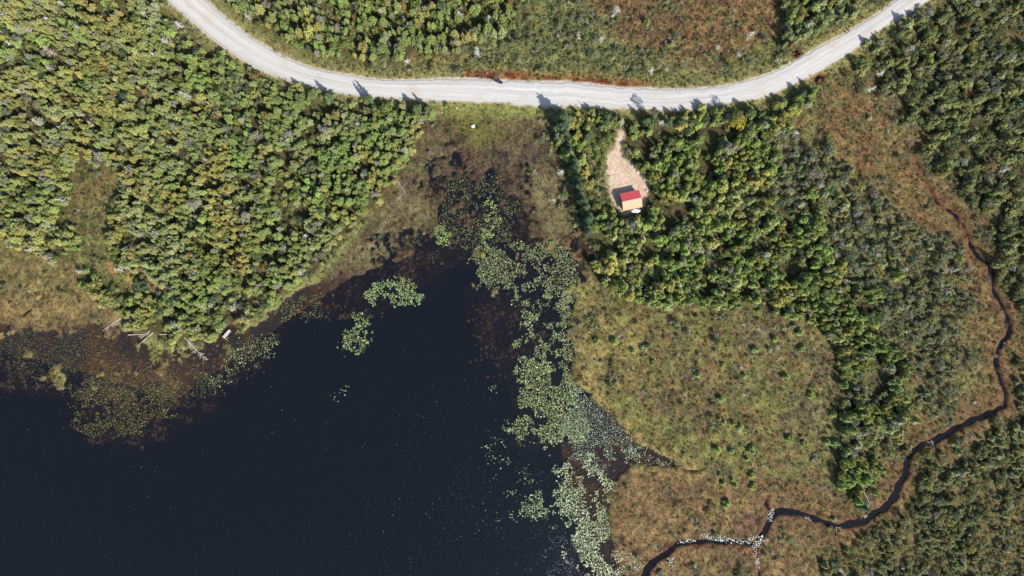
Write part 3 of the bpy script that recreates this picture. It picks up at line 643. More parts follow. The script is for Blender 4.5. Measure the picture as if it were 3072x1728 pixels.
# the shore edge of the left wood steps down to knee-high growth
edge_in = samp(blur(f_left, 1.6), tx, ty); low = left & (edge_in < .72) & (ty < 35); hz[low] *= .55; sc[low] *= .8
GREEN = np.array((.135, .175, .062)); YEL = np.array((.21, .21, .055)); DGREEN = np.array((.075, .110, .055)); GREY = np.array((.205, .22, .122)); OLIVE = np.array((.175, .178, .068)); BRI = np.array((.145, .215, .062)); ORA = np.array((.19, .125, .045)); PALE = np.array((.21, .205, .15))
wl = np.clip((-tx - 55) / 80, 0, 1)[:, None]
base = GREEN * (1 - wl) + np.array((.205, .215, .085)) * wl
hh = samp(fbm(GX, GY, 9, 75), tx, ty)[:, None]
base = base * (1 - sstep(.5, .65, hh) * .7) + BRI * sstep(.5, .65, hh) * .7
gg = samp(fbm(GX, GY, 11, 77), tx, ty)[:, None]; base = base * (1 - sstep(.52, .66, gg) * .55) + GREY * sstep(.52, .66, gg) * .55
yy = samp(fbm(GX, GY, 6, 79), tx, ty)[:, None]; base = base * (1 - sstep(.54, .68, yy) * .7) + np.array((.225, .20, .065)) * sstep(.54, .68, yy) * .7
base = base * np.array((1.36, 1.32, 1.12))
base[upr] = base[upr] * .3 + np.array((.185, .192, .07)) * .7; base[lowr] = base[lowr] * .25 + OLIVE * .8; base[grey] = base[grey] * .4 + GREY * .5
base[house] = base[house] * np.array((1.12, 1.12, .95))
tint = colmix(base, [(.05, YEL), (.05, GREY * 1.2), (.012, ORA), (.03, DGREEN), (.035, PALE)], n, .13)
pz = samp(H, tx, ty)
rotz = RNG.uniform(0, 6.28, n)
# individuals: the biggest of the trees in view, the rest one mass
inview = (np.abs(tx) < 137) & (np.abs(ty) < 76)
score = sc * hz + .25 * (1 - samp(blur(forest, 2.5), tx, ty)); score[~inview] = -1
order = np.argsort(-score); NIND = 272; ind = order[:NIND]; rest = np.setdiff1d(np.arange(n), ind)
def where(x, y):
    if samp(f_left, np.array([x]), np.array([y]))[0] > 0: return 'in the wood left of the pond', 'spruces in the wood left of the pond'
    if samp(f_top, np.array([x]), np.array([y]))[0] > 0: return 'in the grove above the road', 'spruces in the grove above the road'
    if samp(f_topr, np.array([x]), np.array([y]))[0] > 0: return 'between upper bog and road', 'spruces between the upper bog and the road'
    if samp(f_house, np.array([x]), np.array([y]))[0] > 0: return 'in the wood around the cabin', 'spruces in the wood around the cabin'
    if samp(f_upr, np.array([x]), np.array([y]))[0] > 0: return 'in the upper right wood', 'spruces in the upper right wood'
    if samp(f_lowr, np.array([x]), np.array([y]))[0] > 0: return 'below the stream at right', 'spruces below the stream'
    return 'on the open bog', 'trees scattered on the open bog'
def tone(c):
    r, g, b = c
    if r > .17 and g > .17: return 'pale grey-green'
    if r > g * 1.15: return 'orange-brown'
    if r > g * .9 and g > .13: return 'yellow-green'
    if g < .085: return 'dark green'
    if b > g * .5: return 'grey-green'
    if g > .145: return 'bright green'
    return 'mid-green'
usedlab = set()
LM = [('the cabin',1889,604),('the sandy clearing tip',1865,390),('the motorcycle',1492,248),('the yellow birch',2200,365),('the crimson maple',2891,282),('the lower ditch pool',2453,238),('the upper ditch pool',2386,161),('the wooden float',682,1001),('the longest bleached log',437,1018),('the white crate',1420,381),('the opening in the left wood',275,620),('the road at the top edge',560,10),('the road near the top right',2720,30),('the top left photo corner',0,0),('the left tan bog',100,850),('the left road bend',740,230),('the longest tree shadow on the road',1660,300),('the stream fork',2265,1635),('the stream corner with white pads',2312,1545),('the widest stream reach',2550,1573),('the right stream bend',3025,980),('the head of the stream',2811,608),('the bottom right photo corner',3072,1728),('the top right photo corner',3072,0),('the lone bright pad patch',1070,1010),('the middle of the left edge',0,430),('the middle of the right edge',3072,800),('the tip of the wooded point',540,1045),('the bog corner beside the pond tip',1745,730),('the lower end of the wooded strip',2580,1500),('the cabin wood lower edge',2000,930),('the sandy patch in the left wood',460,870),('the alder clump at the verge',2190,205),('the bog edge below the left wood',1120,560),('the road middle top grove',1200,40),('the narrow pond inlet',2000,1385),('the big pad raft',1600,1170),('the brown upper bog',2050,60),('the brown bog by the right wood',2650,450)]
NUM = 'zero one two three four five six seven eight nine ten eleven twelve thirteen fourteen fifteen sixteen seventeen eighteen nineteen'.split()
def word(n):
    if n < 20: return NUM[n]
    return 'twenty thirty forty fifty sixty seventy'.split()[n // 10 - 2] + ('-' + NUM[n % 10] if n % 10 else '')
DIRS = ['right of', 'upper right of', 'straight above', 'upper left of', 'left of', 'lower left of', 'straight below', 'lower right of']
def plab(txt, x, y):
    best = sorted((math.hypot(W(a, b)[0] - x, W(a, b)[1] - y), nm, W(a, b)) for nm, a, b in LM)
    for d, nm, (lx, ly) in best[:8]:
        di = DIRS[int(round(math.atan2(y - ly, x - lx) / (math.pi / 4))) % 8]
        s = f'{txt} {word(max(1, int(round(d))))} metres {di} {nm}'
        if len(s.split()) <= 16 and s not in usedlab: usedlab.add(s); return s
    usedlab.add(s); return s
def put_tree(x, y, z, rz, s, h, tint, var, name='spruce_tree', forms=SPR, noun='spruce', cat='tree', label=None, tilt=(0, 0)):
    ph, grp = where(x, y)
    if label is None: label = plab(f'{"broad " if s > 1.2 else "slim " if s < 1.08 else ""}{tone(tint)} {noun}', x, y)
    if noun != 'spruce': grp = grp.replace('spruces', noun + 's')
    o = thing(name, label, cat, (x, y, z), rz, grp); o.scale = (s, s, h); o.rotation_euler = (tilt[0], tilt[1], rz)
    c = link('crown', forms[var][0], o); c['tint'] = [float(q) for q in tint]
    link('trunk', forms[var][1], o); return o
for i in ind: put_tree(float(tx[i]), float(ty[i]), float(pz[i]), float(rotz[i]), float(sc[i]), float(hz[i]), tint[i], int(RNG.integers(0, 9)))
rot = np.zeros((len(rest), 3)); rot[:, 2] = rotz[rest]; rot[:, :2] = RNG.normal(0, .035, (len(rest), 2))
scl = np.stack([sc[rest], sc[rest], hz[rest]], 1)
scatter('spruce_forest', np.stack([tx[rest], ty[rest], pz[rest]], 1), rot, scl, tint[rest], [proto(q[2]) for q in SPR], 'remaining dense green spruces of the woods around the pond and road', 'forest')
print('forest trees', n)

# understorey of leafy bushes -------------------------------------------
ud = np.clip(f_left * .30 + f_house * .9 * (1 - .9 * sstep(.53, .60, gapH)) + f_top * .5 + f_topr * .7 + sh_top * .32 + f_upr * .60 + f_lowr * .55 + f_grey * .75 * (1 - .7 * sstep(.5, .58, gap3)) + clear_w * .45 + shore * .5, 0, 1) * dry
ud *= (np.hypot(GX - cabin_xy[0], GY - cabin_xy[1]) > 4.6) * (1 - np.clip(road_wide * 2, 0, .75))
ux, uy = jitter_points(1.6, ud); n = len(ux)
us = RNG.normal(.62, .2, n).clip(.25, 1.2)
us[samp(shore, ux, uy) > .2] *= .6; us[samp(sh_top, ux, uy) > .2] *= .75; us[samp(f_lowr, ux, uy) > 0] *= .85
us[samp(f_left, ux, uy) > 0] *= 1.15; ub = np.tile(np.array((.175, .215, .06)), (n, 1)); ub[samp(sh_top, ux, uy) > 0] = (.15, .165, .09); ub[samp(f_grey, ux, uy) > 0] = (.165, .178, .09); ub[samp(f_lowr, ux, uy) > 0] = (.17, .172, .068)
ub[samp(shore, ux, uy) > .2] = (.19, .23, .095); ub[samp(f_upr, ux, uy) > 0] = (.155, .17, .065)
ut = colmix(ub, [(.14, YEL), (.10, PALE), (.02, ORA), (.08, DGREEN)], n, .15)
rot = np.zeros((n, 3)); rot[:, 2] = RNG.uniform(0, 6.28, n)
scatter('leafy_thicket', np.stack([ux, uy, samp(H, ux, uy) - .05], 1), rot, np.stack([us, us, us * RNG.uniform(.6, 1, n)], 1), ut, [proto(q[2]) for q in LFY], 'low leafy alder and willow thicket between the spruces and along the road', 'thicket')
print('thicket', n)

# low bog shrubs ----------------------------------------------------------
sd_ = np.clip(.16 + sh_top * .55 + f_lowr * .45 + f_grey * .6 + f_upr * .4 + bog_topr * .22 + (1 - forest) * .10 * nz(n2, .45, .6) + verge * .1 + clear_w * .6, 0, 1) * dry * (1 - mc * .85) * (1 - tb * .93) * (1 - rus * .6) * (1 - f_left * .3)
sx, sy = jitter_points(.88, sd_); n = len(sx); s_ = RNG.normal(.62, .2, n).clip(.22, 1.2)
gc = np.stack([samp(colr[..., k], sx, sy) for k in range(3)], 1)
bt = gc * np.array((1.0, 1.12, .95)) * 1.02; ing = samp(forest, sx, sy) > 0; bt[ing] = np.array((.13, .15, .062))
st_ = colmix(bt, [(.16, (.15, .175, .055)), (.10, (.20, .22, .06)), (.03, (.15, .095, .05)), (.06, (.21, .205, .16))], n, .15)
rot = np.zeros((n, 3)); rot[:, 2] = RNG.uniform(0, 6.28, n)
scatter('low_bog_shrubs', np.stack([sx, sy, samp(H, sx, sy) - .08], 1), rot, np.stack([s_, s_, s_ * .85], 1), st_, [proto(q) for q in SHR], 'low olive heath shrubs covering the bog', 'shrubs')
print('shrubs', n)
# grey leafless shrubs
gd = np.clip(f_grey * .42 + bog_topr * .16 * nz(gap2, .45, .55) + sh_top * .10 + f_upr * .10 + f_lowr * .12 + f_house * .05 + poly([(1450,780),(2100,850),(2100,1260),(1700,1150)], 2.5) * .045 + poly([(2150,200),(2300,330),(2380,460),(2250,400),(2180,300)], 2.5) * .3, 0, 1) * dry
gx_, gy_ = jitter_points(1.25, gd); n = len(gx_); s_ = RNG.normal(.85, .28, n).clip(.3, 1.6)
rot = np.zeros((n, 3)); rot[:, 2] = RNG.uniform(0, 6.28, n); rot[:, :2] = RNG.normal(0, .2, (n, 2))
scatter('leafless_grey_shrubs', np.stack([gx_, gy_, samp(H, gx_, gy_) - .05], 1), rot, np.stack([s_, s_, s_], 1), colmix((.30, .28, .24), [], n, .2), [proto(q) for q in DSH], 'leafless pale grey shrubs and twigs scattered over the bog', 'shrubs')
# sedge tufts --------------------------------------------------------------
td = np.clip(.75 - forest * .55, 0, 1) * dry; td = np.maximum(td, np.clip(shore, 0, 1) * .8 * (1 - wet))
qx, qy = jitter_points(.62, td); n = len(qx); s_ = RNG.normal(.9, .25, n).clip(.4, 1.7)
gc = np.stack([samp(colr[..., k], qx, qy) for k in range(3)], 1); gc[samp(forest, qx, qy) > 0] = (.13, .14, .062)
rot = np.zeros((n, 3)); rot[:, 2] = RNG.uniform(0, 6.28, n)
scatter('sedge_and_moss', np.stack([qx, qy, samp(H, qx, qy) - .02], 1), rot, np.stack([s_] * 3, 1), colmix(gc * 1.05, [(.13, (.25, .22, .13)), (.09, (.055, .05, .03)), (.05, (.15, .10, .05)), (.06, (.15, .17, .05))], n, .2), [proto(q) for q in TUF], 'sedge tufts and moss over the open bog and verges', 'sedge')
print('tufts', n)
fringe = blob([(405,1090,24,15,10),(330,1112,26,10),(515,1030,16,14),(465,1060,14,11),(240,1105,22,9,-20),(185,1075,16,10),(640,925,16,8,40),(585,965,12,8,30),(860,795,40,9),(930,790,30,8),(780,790,20,8)], .8)
shal = pond * (1 - np.clip(deep_s * 1.7, 0, 1))
ed = shal * np.clip(nz(1 - nb, .48, .60) * .8 * nz(nbf, .35, .6) + .06, 0, 1) * (1 - marsh * .35)
ed = np.maximum(ed, pond * blob([(1250,830,58,110,0)], 1.0) * nz(nbf, .45, .65) * .35)
ed = ed * (.25 + .75 * nz(rg1, .44, .54)); ed = np.maximum(ed, fringe * pond * .55 * nz(rg2, .35, .5))
ex, ey = jitter_points(.46, ed); n = len(ex); s_ = RNG.normal(.75, .2, n).clip(.3, 1.4)
rot = np.zeros((n, 3)); rot[:, 2] = RNG.uniform(0, 6.28, n)
scatter('brown_rushes', np.stack([ex, ey, np.full(n, -.04)], 1), rot, np.stack([s_, s_, s_ * .7], 1), colmix((.115, .068, .040), [(.2, (.17, .12, .06)), (.2, (.07, .045, .035))], n, .2), [proto(q) for q in TUF], 'brown rushes standing in the shallow pond margins', 'rushes')
print('rushes', n)

# ------------------------------------------------------------------ lily pads
def pad_mat():
    m, n, l, p = newmat('lily_pad'); p.inputs['Roughness'].default_value = .42; p.inputs['Specular IOR Level'].default_value = .45
    at = n.new('ShaderNodeAttribute'); at.attribute_name = 'col'; l.new(at.outputs['Color'], p.inputs['Base Color']); return m
M_PAD = pad_mat()
def pads(name, dens, sp, r0, r1, cols, label, zr=(.006, .05), tilt=.16, cat='lily pads'):
    x, y = jitter_points(sp, dens, jit=.5); n = len(x)
    r = RNG.uniform(r0, r1, n) * RNG.uniform(.8, 1.1, n); z = RNG.uniform(zr[0], zr[1], n); a0 = RNG.uniform(0, 6.28, n); K = 8; r = r * RNG.choice([.6, .85, 1.0, 1.15], n)
    ang = np.linspace(.22, 6.283 - .22, K - 1); el = RNG.uniform(.72, 1, n)
    tx_, ty_ = RNG.normal(0, tilt, n), RNG.normal(0, tilt, n)
    co = np.zeros((n, K, 3), np.float32)
    co[:, 0, 0] = x; co[:, 0, 1] = y; co[:, 0, 2] = z
    for k, t in enumerate(ang):
        u = np.cos(t) * r; v = np.sin(t) * r * el; wx_ = u * np.cos(a0) - v * np.sin(a0); wy_ = u * np.sin(a0) + v * np.cos(a0)
        co[:, k + 1, 0] = x + wx_; co[:, k + 1, 1] = y + wy_; co[:, k + 1, 2] = np.maximum(z + wx_ * tx_ + wy_ * ty_ + .012 * RNG.random(n), .003)
    base_i = (np.arange(n) * K)[:, None]
    tris = np.stack([np.stack([base_i[:, 0], base_i[:, 0] + k, base_i[:, 0] + k + 1], 1) for k in range(1, K - 1)], 1).reshape(-1, 3)
    me = bpy.data.meshes.new(name); me.vertices.add(n * K); me.vertices.foreach_set('co', co.ravel())
    me.loops.add(tris.size); me.loops.foreach_set('vertex_index', tris.ravel().astype(np.int32)); me.polygons.add(len(tris))
    me.polygons.foreach_set('loop_start', np.arange(0, tris.size, 3, dtype=np.int32)); me.polygons.foreach_set('loop_total', np.full(len(tris), 3, np.int32))
    c = np.array([cc for _, cc in cols]); pr = np.array([p for p, _ in cols]); pr = pr / pr.sum(); ci = c[RNG.choice(len(cols), n, p=pr)] * (1 + RNG.normal(0, .16, (n, 1))).clip(.5, 1.6)
    ca = np.ones((n, K, 4), np.float32); ca[:, :, :3] = ci[:, None, :]
    a = me.attributes.new('col', 'FLOAT_COLOR', 'POINT'); a.data.foreach_set('color', ca.ravel()); me.materials.append(M_PAD); me.update(calc_edges=True)
    print(name, n); return link(name, me, kind='stuff', label=label, category=cat)
BR = [(.45, (.15, .18, .052)), (.2, (.24, .26, .10)), (.35, (.08, .11, .042))]
MU = [(.5, (.105, .115, .036)), (.2, (.16, .17, .05)), (.3, (.06, .058, .032))]
OL = [(.45, (.09, .085, .035)), (.2, (.14, .13, .045)), (.35, (.06, .045, .028))]
PA = [(.45, (.185, .22, .10)), (.3, (.12, .155, .065)), (.25, (.30, .32, .19))]
inw = pond * (H < -.03)
fn5 = fbm(GX, GY, 5.5, 85, 2); fn = fbm(GX, GY, 2.4, 81, 3); fn2 = fbm(GX, GY, 1.1, 82, 2)
def dm(m, lo=.36, hi=.56, amp=.9, ns=1.0):
    b = blur(m, 1.1 if ns > .7 else .6); return np.clip(sstep(.30 + (lo - .36), .52 + (lo - .36), b * .70 + (fn5 - .5) * 1.5 * ns + (fn - .5) * 1.0 * (.4 + .6 * ns) + (fn2 - .5) * (1.9 - ns)) * (b > .04) * amp, 0, 1) * inw
pads('lily_pads', dm(blob([(1205,500,100,75),(1180,570,80,50),(1240,540,50,80)], .4), .42, .5, .62), .36, .10, .19, MU, 'dull green lily pads filling the marshy head of the pond below the road')
pads('lily_pads', dm(blob([(1232,530,16,36,20),(1225,595,20,14),(1120,600,26,14,-20)], .6), .32, .5, .75, .4), .34, .14, .22, [(1, (.20, .25, .075))], 'brighter yellow-green streak of lily pads in the middle of the marsh')
pads('lily_pads', dm(blob([(1265,700,72,48),(1350,680,90,60),(1390,640,50,30),(1420,740,40,30),(1250,690,60,60)], .4), .36, .5, .88), .37, .14, .22, MU[:1] + [(.5, (.19, .215, .10))], 'broad raft of lily pads with dark gaps right of the pond tip')
pads('lily_pads', dm(blob([(1300,775,22,45,25),(1330,830,50,28,-40),(1380,855,45,60,-25),(1430,800,20,60),(1345,770,60,9),(1390,910,45,30,-30),(1408,760,28,12)], .5), .34, .5, .95), .37, .14, .23, BR, 'arc of light green lily pads curving round a dark open pool')
pads('lily_pads', dm(blob([(1350,920,32,26),(1345,965,55,50),(1370,1010,80,55),(1335,1000,38,40),(1320,1085,55,30,-20),(1400,1070,60,50),(1400,975,60,30,-30)], .4), .34, .5, .9), .38, .15, .24, BR, 'largest raft of light green lily pads along the east shore')
pads('lily_pads', dm(blob([(1500,1090,90,70,-45),(1530,1120,80,45),(1490,1040,70,25,-50),(1480,1150,60,50)], .35), .30, .44, .9), .37, .10, .17, [(.6, (.13, .175, .12)), (.25, (.24, .28, .18)), (.15, (.07, .09, .06))], 'small bluish green lily pads in the bay below the big raft')
pads('lily_pads', dm(blob([(1580,1140,70,22,-8),(1640,1150,60,16,-14),(1690,1168,22,12)], .4), .3, .46, .85), .36, .10, .17, PA, 'lily pads crowding the narrow inlet at the east end of the bay')
pads('lily_pads', dm(blob([(1455,1195,60,45),(1450,1250,72,55),(1495,1240,45,60),(1490,1320,45,45,-60),(1465,1380,30,40),(1500,1420,50,26,-45),(1470,1300,40,30)], .4), .36, .5, .95), .40, .16, .26, PA, 'pale lily pads in the lower corner where the stream enters the pond')
pads('lily_pads', dm(blob([(1335,1262,40,28),(1360,1285,50,20,-20),(1310,1240,30,20)], 1.0), .42, .6, .8), .46, .15, .24, PA + BR, 'loose round patch of lily pads alone in the lower pond')
pads('lily_pads', dm(blob([(905,815,24,26),(885,858,28,24),(900,880,16,16),(905,845,20,20)], .6), .36, .5, .9, .35), .38, .16, .26, BR, 'small bright lily pad patch alone in the dark upper water')
pads('lily_pads', dm(blob([(995,735,52,30,0),(1000,715,28,16),(940,745,30,16),(1045,752,26,14,-30)], .5), .34, .5, .9, .35), .36, .14, .23, [(.7, (.16, .215, .075)), (.3, (.23, .27, .12))], 'fan shaped bed of green lily pads off the north shore')
pads('lily_pads', dm(blob([(760,760,60,38,30),(735,790,40,24),(790,735,36,20)], .6), .36, .54, .7), .40, .13, .2, MU, 'lily pads by the left shore beneath the point of the bog')
pads('lily_pads', dm(blob([(620,880,66,34,30),(590,920,50,24,10),(680,850,40,30,30),(560,950,50,20,20)], .6), .36, .54, .75), .40, .13, .21, MU + [(.3, (.22, .25, .15))], 'lily pads off the wooded point beside the wooden float')
pads('lily_pads', dm(blob([(70,900,110,60),(200,880,100,40),(330,930,140,60),(480,960,70,50),(-120,900,120,60)], .4), .40, .58, .6), .36, .07, .15, MU[:1] + OL, 'sparse dull lily pads over the brown shallows at the left edge')
pads('lily_pads', dm(blob([(260,1010,70,60),(340,1040,90,40),(240,1050,40,30),(400,990,60,30)], .7), .38, .54, .75), .34, .08, .16, [(.4, (.21, .185, .045)), (.6, (.09, .085, .035))], 'yellow-olive lily pads over the rusty lower left shallows')
# loose pads and flecks
spk = deepw * np.clip(.10 + sstep(-20, -60, GY) * 1.0 * sstep(-60, -5, GX), 0, 1) * nz(fbm(GX, GY, 9, 91), .3, .6)
pads('floating_flecks', spk * .13, .7, .035, .08, [(.8, (.30, .34, .34)), (.2, (.55, .57, .55))], 'tiny pale leaves and painted glint flecks over the open dark water', (.004, .01), .02, 'floating leaves')  # pale colour also puts the water's white sparkle into the flecks
pads('floating_flecks', dm(blob([(1440,1400,50,60)], 1), .3, .5) * .5, .45, .06, .10, [(1, (.24, .25, .30))], 'greyish flecks crowded beside the pale pads at the bottom', (.004, .01), .02, 'floating leaves')
pads('lily_pads', pond * deepw * dm(blob([(1285,1130,60,60),(1290,1260,40,60),(1300,1190,50,40),(865,970,20,30),(1255,970,12,12)], 1.2), .5, .64, .4), .6, .12, .2, PA, 'scattered single lily pads drifting off the big raft')
sb = (stream_d < .25) & (H < -.02) & (pond < .5)
def sl(q): return blob([(a / VS, b / VS, c / VS, d / VS, e) for a, b, c, d, e in q], .5, 0)
bankm = (stream_d < .9)
pads('lily_pads', (sl([(2312, 1540, 9, 13, 0)]) + sl([(2308, 1556, 6, 6, 0)])) * bankm, .30, .07, .13, [(1, (.52, .53, .46))], 'white lily pad clump at the corner where the stream turns down', (.3, .42))
pads('lily_pads', sl([(2360, 1512, 8, 10, 0)]) * .7, .34, .06, .11, [(1, (.42, .44, .38))], 'small white clump just above the stream at its flat bend', (.4, .5))
pads('lily_pads', sl([(2427, 1556, 6, 6, 0), (2413, 1551, 9, 5, 0)]) * .9, .32, .07, .12, [(1, (.45, .47, .40))], 'white clump on the lower bank past the flat bend', (.3, .45))
pads('lily_pads', sl([(2515, 1588, 8, 8, 0)]), .31, .07, .13, [(1, (.52, .53, .48))], 'white clump below the lowest dip of the stream', (.3, .42))
pads('lily_pads', sl([(2592, 1545, 9, 9, 0)]), .31, .07, .13, [(1, (.52, .53, .48))], 'white clump above the widest reach of the stream', (.3, .42))
pads('lily_pads', (sl([(2120, 1606, 26, 9, 0), (2170, 1616, 50, 8, -4), (2230, 1622, 30, 8, 4), (2256, 1608, 10, 24, -35), (2060, 1622, 30, 5, 8)]) * .8), .34, .09, .17, [(1, (.46, .48, .40))], 'long whitish fringe of lily pads on the upper bank of the bottom stream', (.3, .45))
pads('lily_pads', (sl([(2284, 1614, 22, 7, -25), (2270, 1630, 8, 16, -40), (2265, 1655, 5, 18, 0), (2272, 1688, 6, 14, 10)]) * .8), .32, .09, .16, [(1, (.5, .52, .44))], 'whitish pads lining the side channel at the stream fork', (.3, .45))
pads('lily_pads', (sl([(2010, 1690, 20, 20, 30), (1985, 1715, 18, 16, 0), (1960, 1640, 25, 9, 20)]) * .6), .36, .09, .16, [(1, (.40, .42, .32))], 'grey-white pads by the stream mouth at the bottom edge', (.3, .42))
pads('lily_pads', (sl([(1860, 1665, 28, 20, 0), (1900, 1690, 26, 34, 0), (1855, 1715, 22, 14, 0)]) * .6), .34, .09, .16, [(1, (.33, .35, .23))], 'pale pads stranded on the bog left of the stream mouth', (.36, .5))

# ------------------------------------------------------------------ roadside trees that throw shadows on the gravel
def from_tip(px, py, h): return W(px + h * 9.0, py + h * 10.36)
RT = [(900,242,4.8,'narrow spruce leftmost of those shading the gravel road edge'),
      (942,237,6.2,'pointed spruce by the road left of the large ragged shadow'),
      (1048,232,7.2,'tall ragged spruce throwing the largest left shadow on the road'),
      (1202,275,6.0,'spruce with twin leader throwing the left of two close road shadows'),
      (1234,277,6.0,'spruce throwing the right of two close road shadows'),
      (1774,312,4.6,'spruce casting a sharp dark point below the middle of the road'),
      (1803,316,4.4,'spruce beside the sharp dark point below the road'),
      (1880,312,6.0,'spruce just above the tip of the sandy clearing'),
      (1905,316,5.6,'spruce right of the tip of the sandy clearing'),
      (1955,322,5.0,'blunt spruce at the roadside right of the clearing tip'),
      (1983,315,6.0,'broad spruce at the roadside between clearing and yellow birch'),
      (2035,324,4.6,'small spruce at the roadside left of the forked shadow'),
      (2190,290,5.4,'spruce at the roadside just above the yellow birch'),
      (2236,300,4.6,'short dark spruce right of the yellow birch by the road')]
for k, (a, b, h, lab) in enumerate(RT):
    x, y = from_tip(a, b, h); o = put_tree(x, y, .4, k * 1.3, min(1.25, h / 5.2), h / 5.2, (.10, .135, .055), k % 9, label=lab)
    o['group'] = 'roadside spruces casting shadows on the gravel'
# row along the east rim of the central bog
for k in range(26):
    t = k / 25; a = 1663 + (1742 - 1663) * t + random.uniform(-4, 10); b = 372 + (700 - 372) * t + random.uniform(-5, 5)
    h = random.uniform(5.2, 7.6) if k not in (0, 1) else 9.0 - k
    x, y = W(a + 22, b); gcol = random.choice([(.06, .095, .045), (.07, .11, .06), (.085, .12, .055)])
    lab = 'tallest spruce at the road end of the bog edge, casting the long road shadow' if k == 0 else plab('dark bog-edge row spruce', x, y)
    o = put_tree(x, y, .35, k * 2.1, h / 6.0 * (1.25 if k < 3 else 1), h / 5.2, gcol, k % 9, label=lab); o['group'] = 'row of spruces along the bog edge'
# leafy roadside trees
def leafy_tree(name, px, py, h, rad, tint, label, seed, nl=20, nlf=30, ls=.2, bare=False):
    x, y = W(px, py); t = thing(name, label, 'tree', (x, y, .35))
    b, lb = leafy_crown(seed, h, rad, nl, nlf, ls); c = link('crown', b.build(name + '_crown', [M_LEAF]), t); c['tint'] = list(tint)
    tb_ = PB(); tb_.stick((0, 0, -.4), (0, 0, h * .45), .11, .08, .5, 0, 7); limbs(tb_, lb, .1); link('trunk', tb_.build(name + '_trunk', [M_BARK]), t); return t
leafy_tree('birch_tree', 2197, 376, 5.4, 2.35, (.34, .29, .035), 'golden yellow birch near the road, the only yellow tree', 301, 26, 34, .21)
x, y = from_tip(2128, 288, 7.0); leafy_tree('birch_tree', x / PX + 1536, 864 - y / PX, 6.8, 1.7, (.10, .14, .05), 'open-branched birch casting the forked blue shadow on the road', 302, 16, 14, .2)
leafy_tree('maple_shrub', 2891, 282, 2.2, 1.0, (.26, .045, .035), 'small crimson maple shrub in the upper right wood', 303, 7, 22, .16)
leafy_tree('birch_tree', 1950, 352, 6.4, 1.5, (.16, .15, .085), 'pinkish green birch right of the clearing tip', 304, 12, 24, .2)
leafy_tree('alder_tree', 2190, 205, 2.6, 1.9, (.19, .21, .04), 'yellow-green alder clump on the upper verge near the right bend', 305, 12, 22, .2)
leafy_tree('alder_tree', 1560, 140, 3.0, 1.3, (.17, .17, .06), 'yellowish alder above the road beside a dark gap', 306, 9, 22, .2)

# ------------------------------------------------------------------ young trees standing singly on the lower bog
YT8 = [(280,110),(380,290),(430,320),(800,410),(890,395),(910,450),(1125,225),(1115,335),(1080,435),(1140,445),(480,560),(512,680),(370,720),(275,680),(300,745),(320,900),(390,760),(530,770),(1270,270),(1425,310),(1360,90),(960,80),(360,505),(505,500),(255,490)]
YT6 = [(100,945),(325,835),(390,825),(510,795),(570,895),(870,1060),(950,955),(760,935),(540,1185),(690,1110),(770,1405),(460,1385),(300,1300),(110,1375),(890,1180),(205,800)]
YT5 = [(1920,1120),(2200,1200),(2350,1285),(2060,1130)]
sp = [(2048 + a / 2.516, 1152 + b / 2.516) for a, b in YT8] + [(2048 + a / 2.516, 576 + b / 2.516) for a, b in YT6] + [(1024 + a / 2.516, 576 + b / 2.516) for a, b in YT5]
for k, (a, b) in enumerate(sp):
    x, y = W(a, b); big = 1.25 if k in (6, 18, 19, 3) else 1.0; s = random.uniform(.6, .95) * big; tn = random.choice([(.20, .26, .06), (.24, .28, .06), (.17, .23, .065)])
    z = float(samp(H, np.array([x]), np.array([y]))[0])
    put_tree(x, y, max(z - .05, .05), k * 1.7, s, s * random.uniform(.34, .48), tn, (0, 2, 3, 5, 6, 8)[k % 6], 'young_spruce', label=plab(f'{tone(tn)} lone young spruce on bog', x, y))['group'] = 'young spruces scattered on the lower bog'
# ------------------------------------------------------------------ dead grey trees
D1 = [(1080,90),(1230,290),(1330,170),(1130,410),(1400,420),(340,120),(340,370),(360,500),(810,490),(560,200),(2160,1060),(1380,690),(1240,860),(660,930),(200,210),(440,20),(1550,1200),(1280,1110),(2450,980),(230,900),(590,860),(120,670),(20,110),(60,320),(1850,110)]
D2 = [(560,70),(1110,130),(1030,380),(490,450),(1690,340),(120,940),(1960,280),(2350,520),(1700,960),(2420,920),(1660,1280),(1770,1330),(1800,260),(2080,60),(500,190),(290,70),(890,90)]
D3 = [(1510,540),(720,1010),(430,400),(1800,500),(1740,360),(2200,1040),(2450,1280),(1440,660),(270,350),(2030,300),(860,1010),(700,1200),(1050,1400),(520,250),(2050,740)]
D4 = [(440,60),(1250,110),(2240,600),(1500,90),(210,430),(330,490),(590,600),(690,790),(1740,870),(2300,330),(890,600),(1680,700)]
D5 = [(2010,660),(2500,890),(1600,50),(2390,700)]
D6 = [(910,100),(670,270),(650,460),(400,640),(590,1040),(730,1180),(450,1330),(1250,670),(1800,920),(1100,840),(1240,120),(1330,220),(1060,250),(1480,480),(1700,580),(2010,760),(1560,900),(1700,1060),(1690,1310),(1420,1380),(310,930),(470,1000),(50,1050),(620,740),(830,780),(1000,880),(2050,580),(1160,300),(1600,300)]
D8 = [(440,360),(560,310),(1660,410),(1780,600),(1480,470),(2230,150),(1860,440),(1280,740),(1210,1420),(2500,700),(470,90),(620,630),(1030,210),(2150,1330),(2480,1250)]
dead = []
for L, ox, oy in ((D1,0,0),(D2,1024,0),(D3,2048,0),(D4,0,576),(D5,1024,576),(D6,2048,576),(D8,2048,1152)): dead += [(ox + a / 2.516, oy + b / 2.516) for a, b in L]
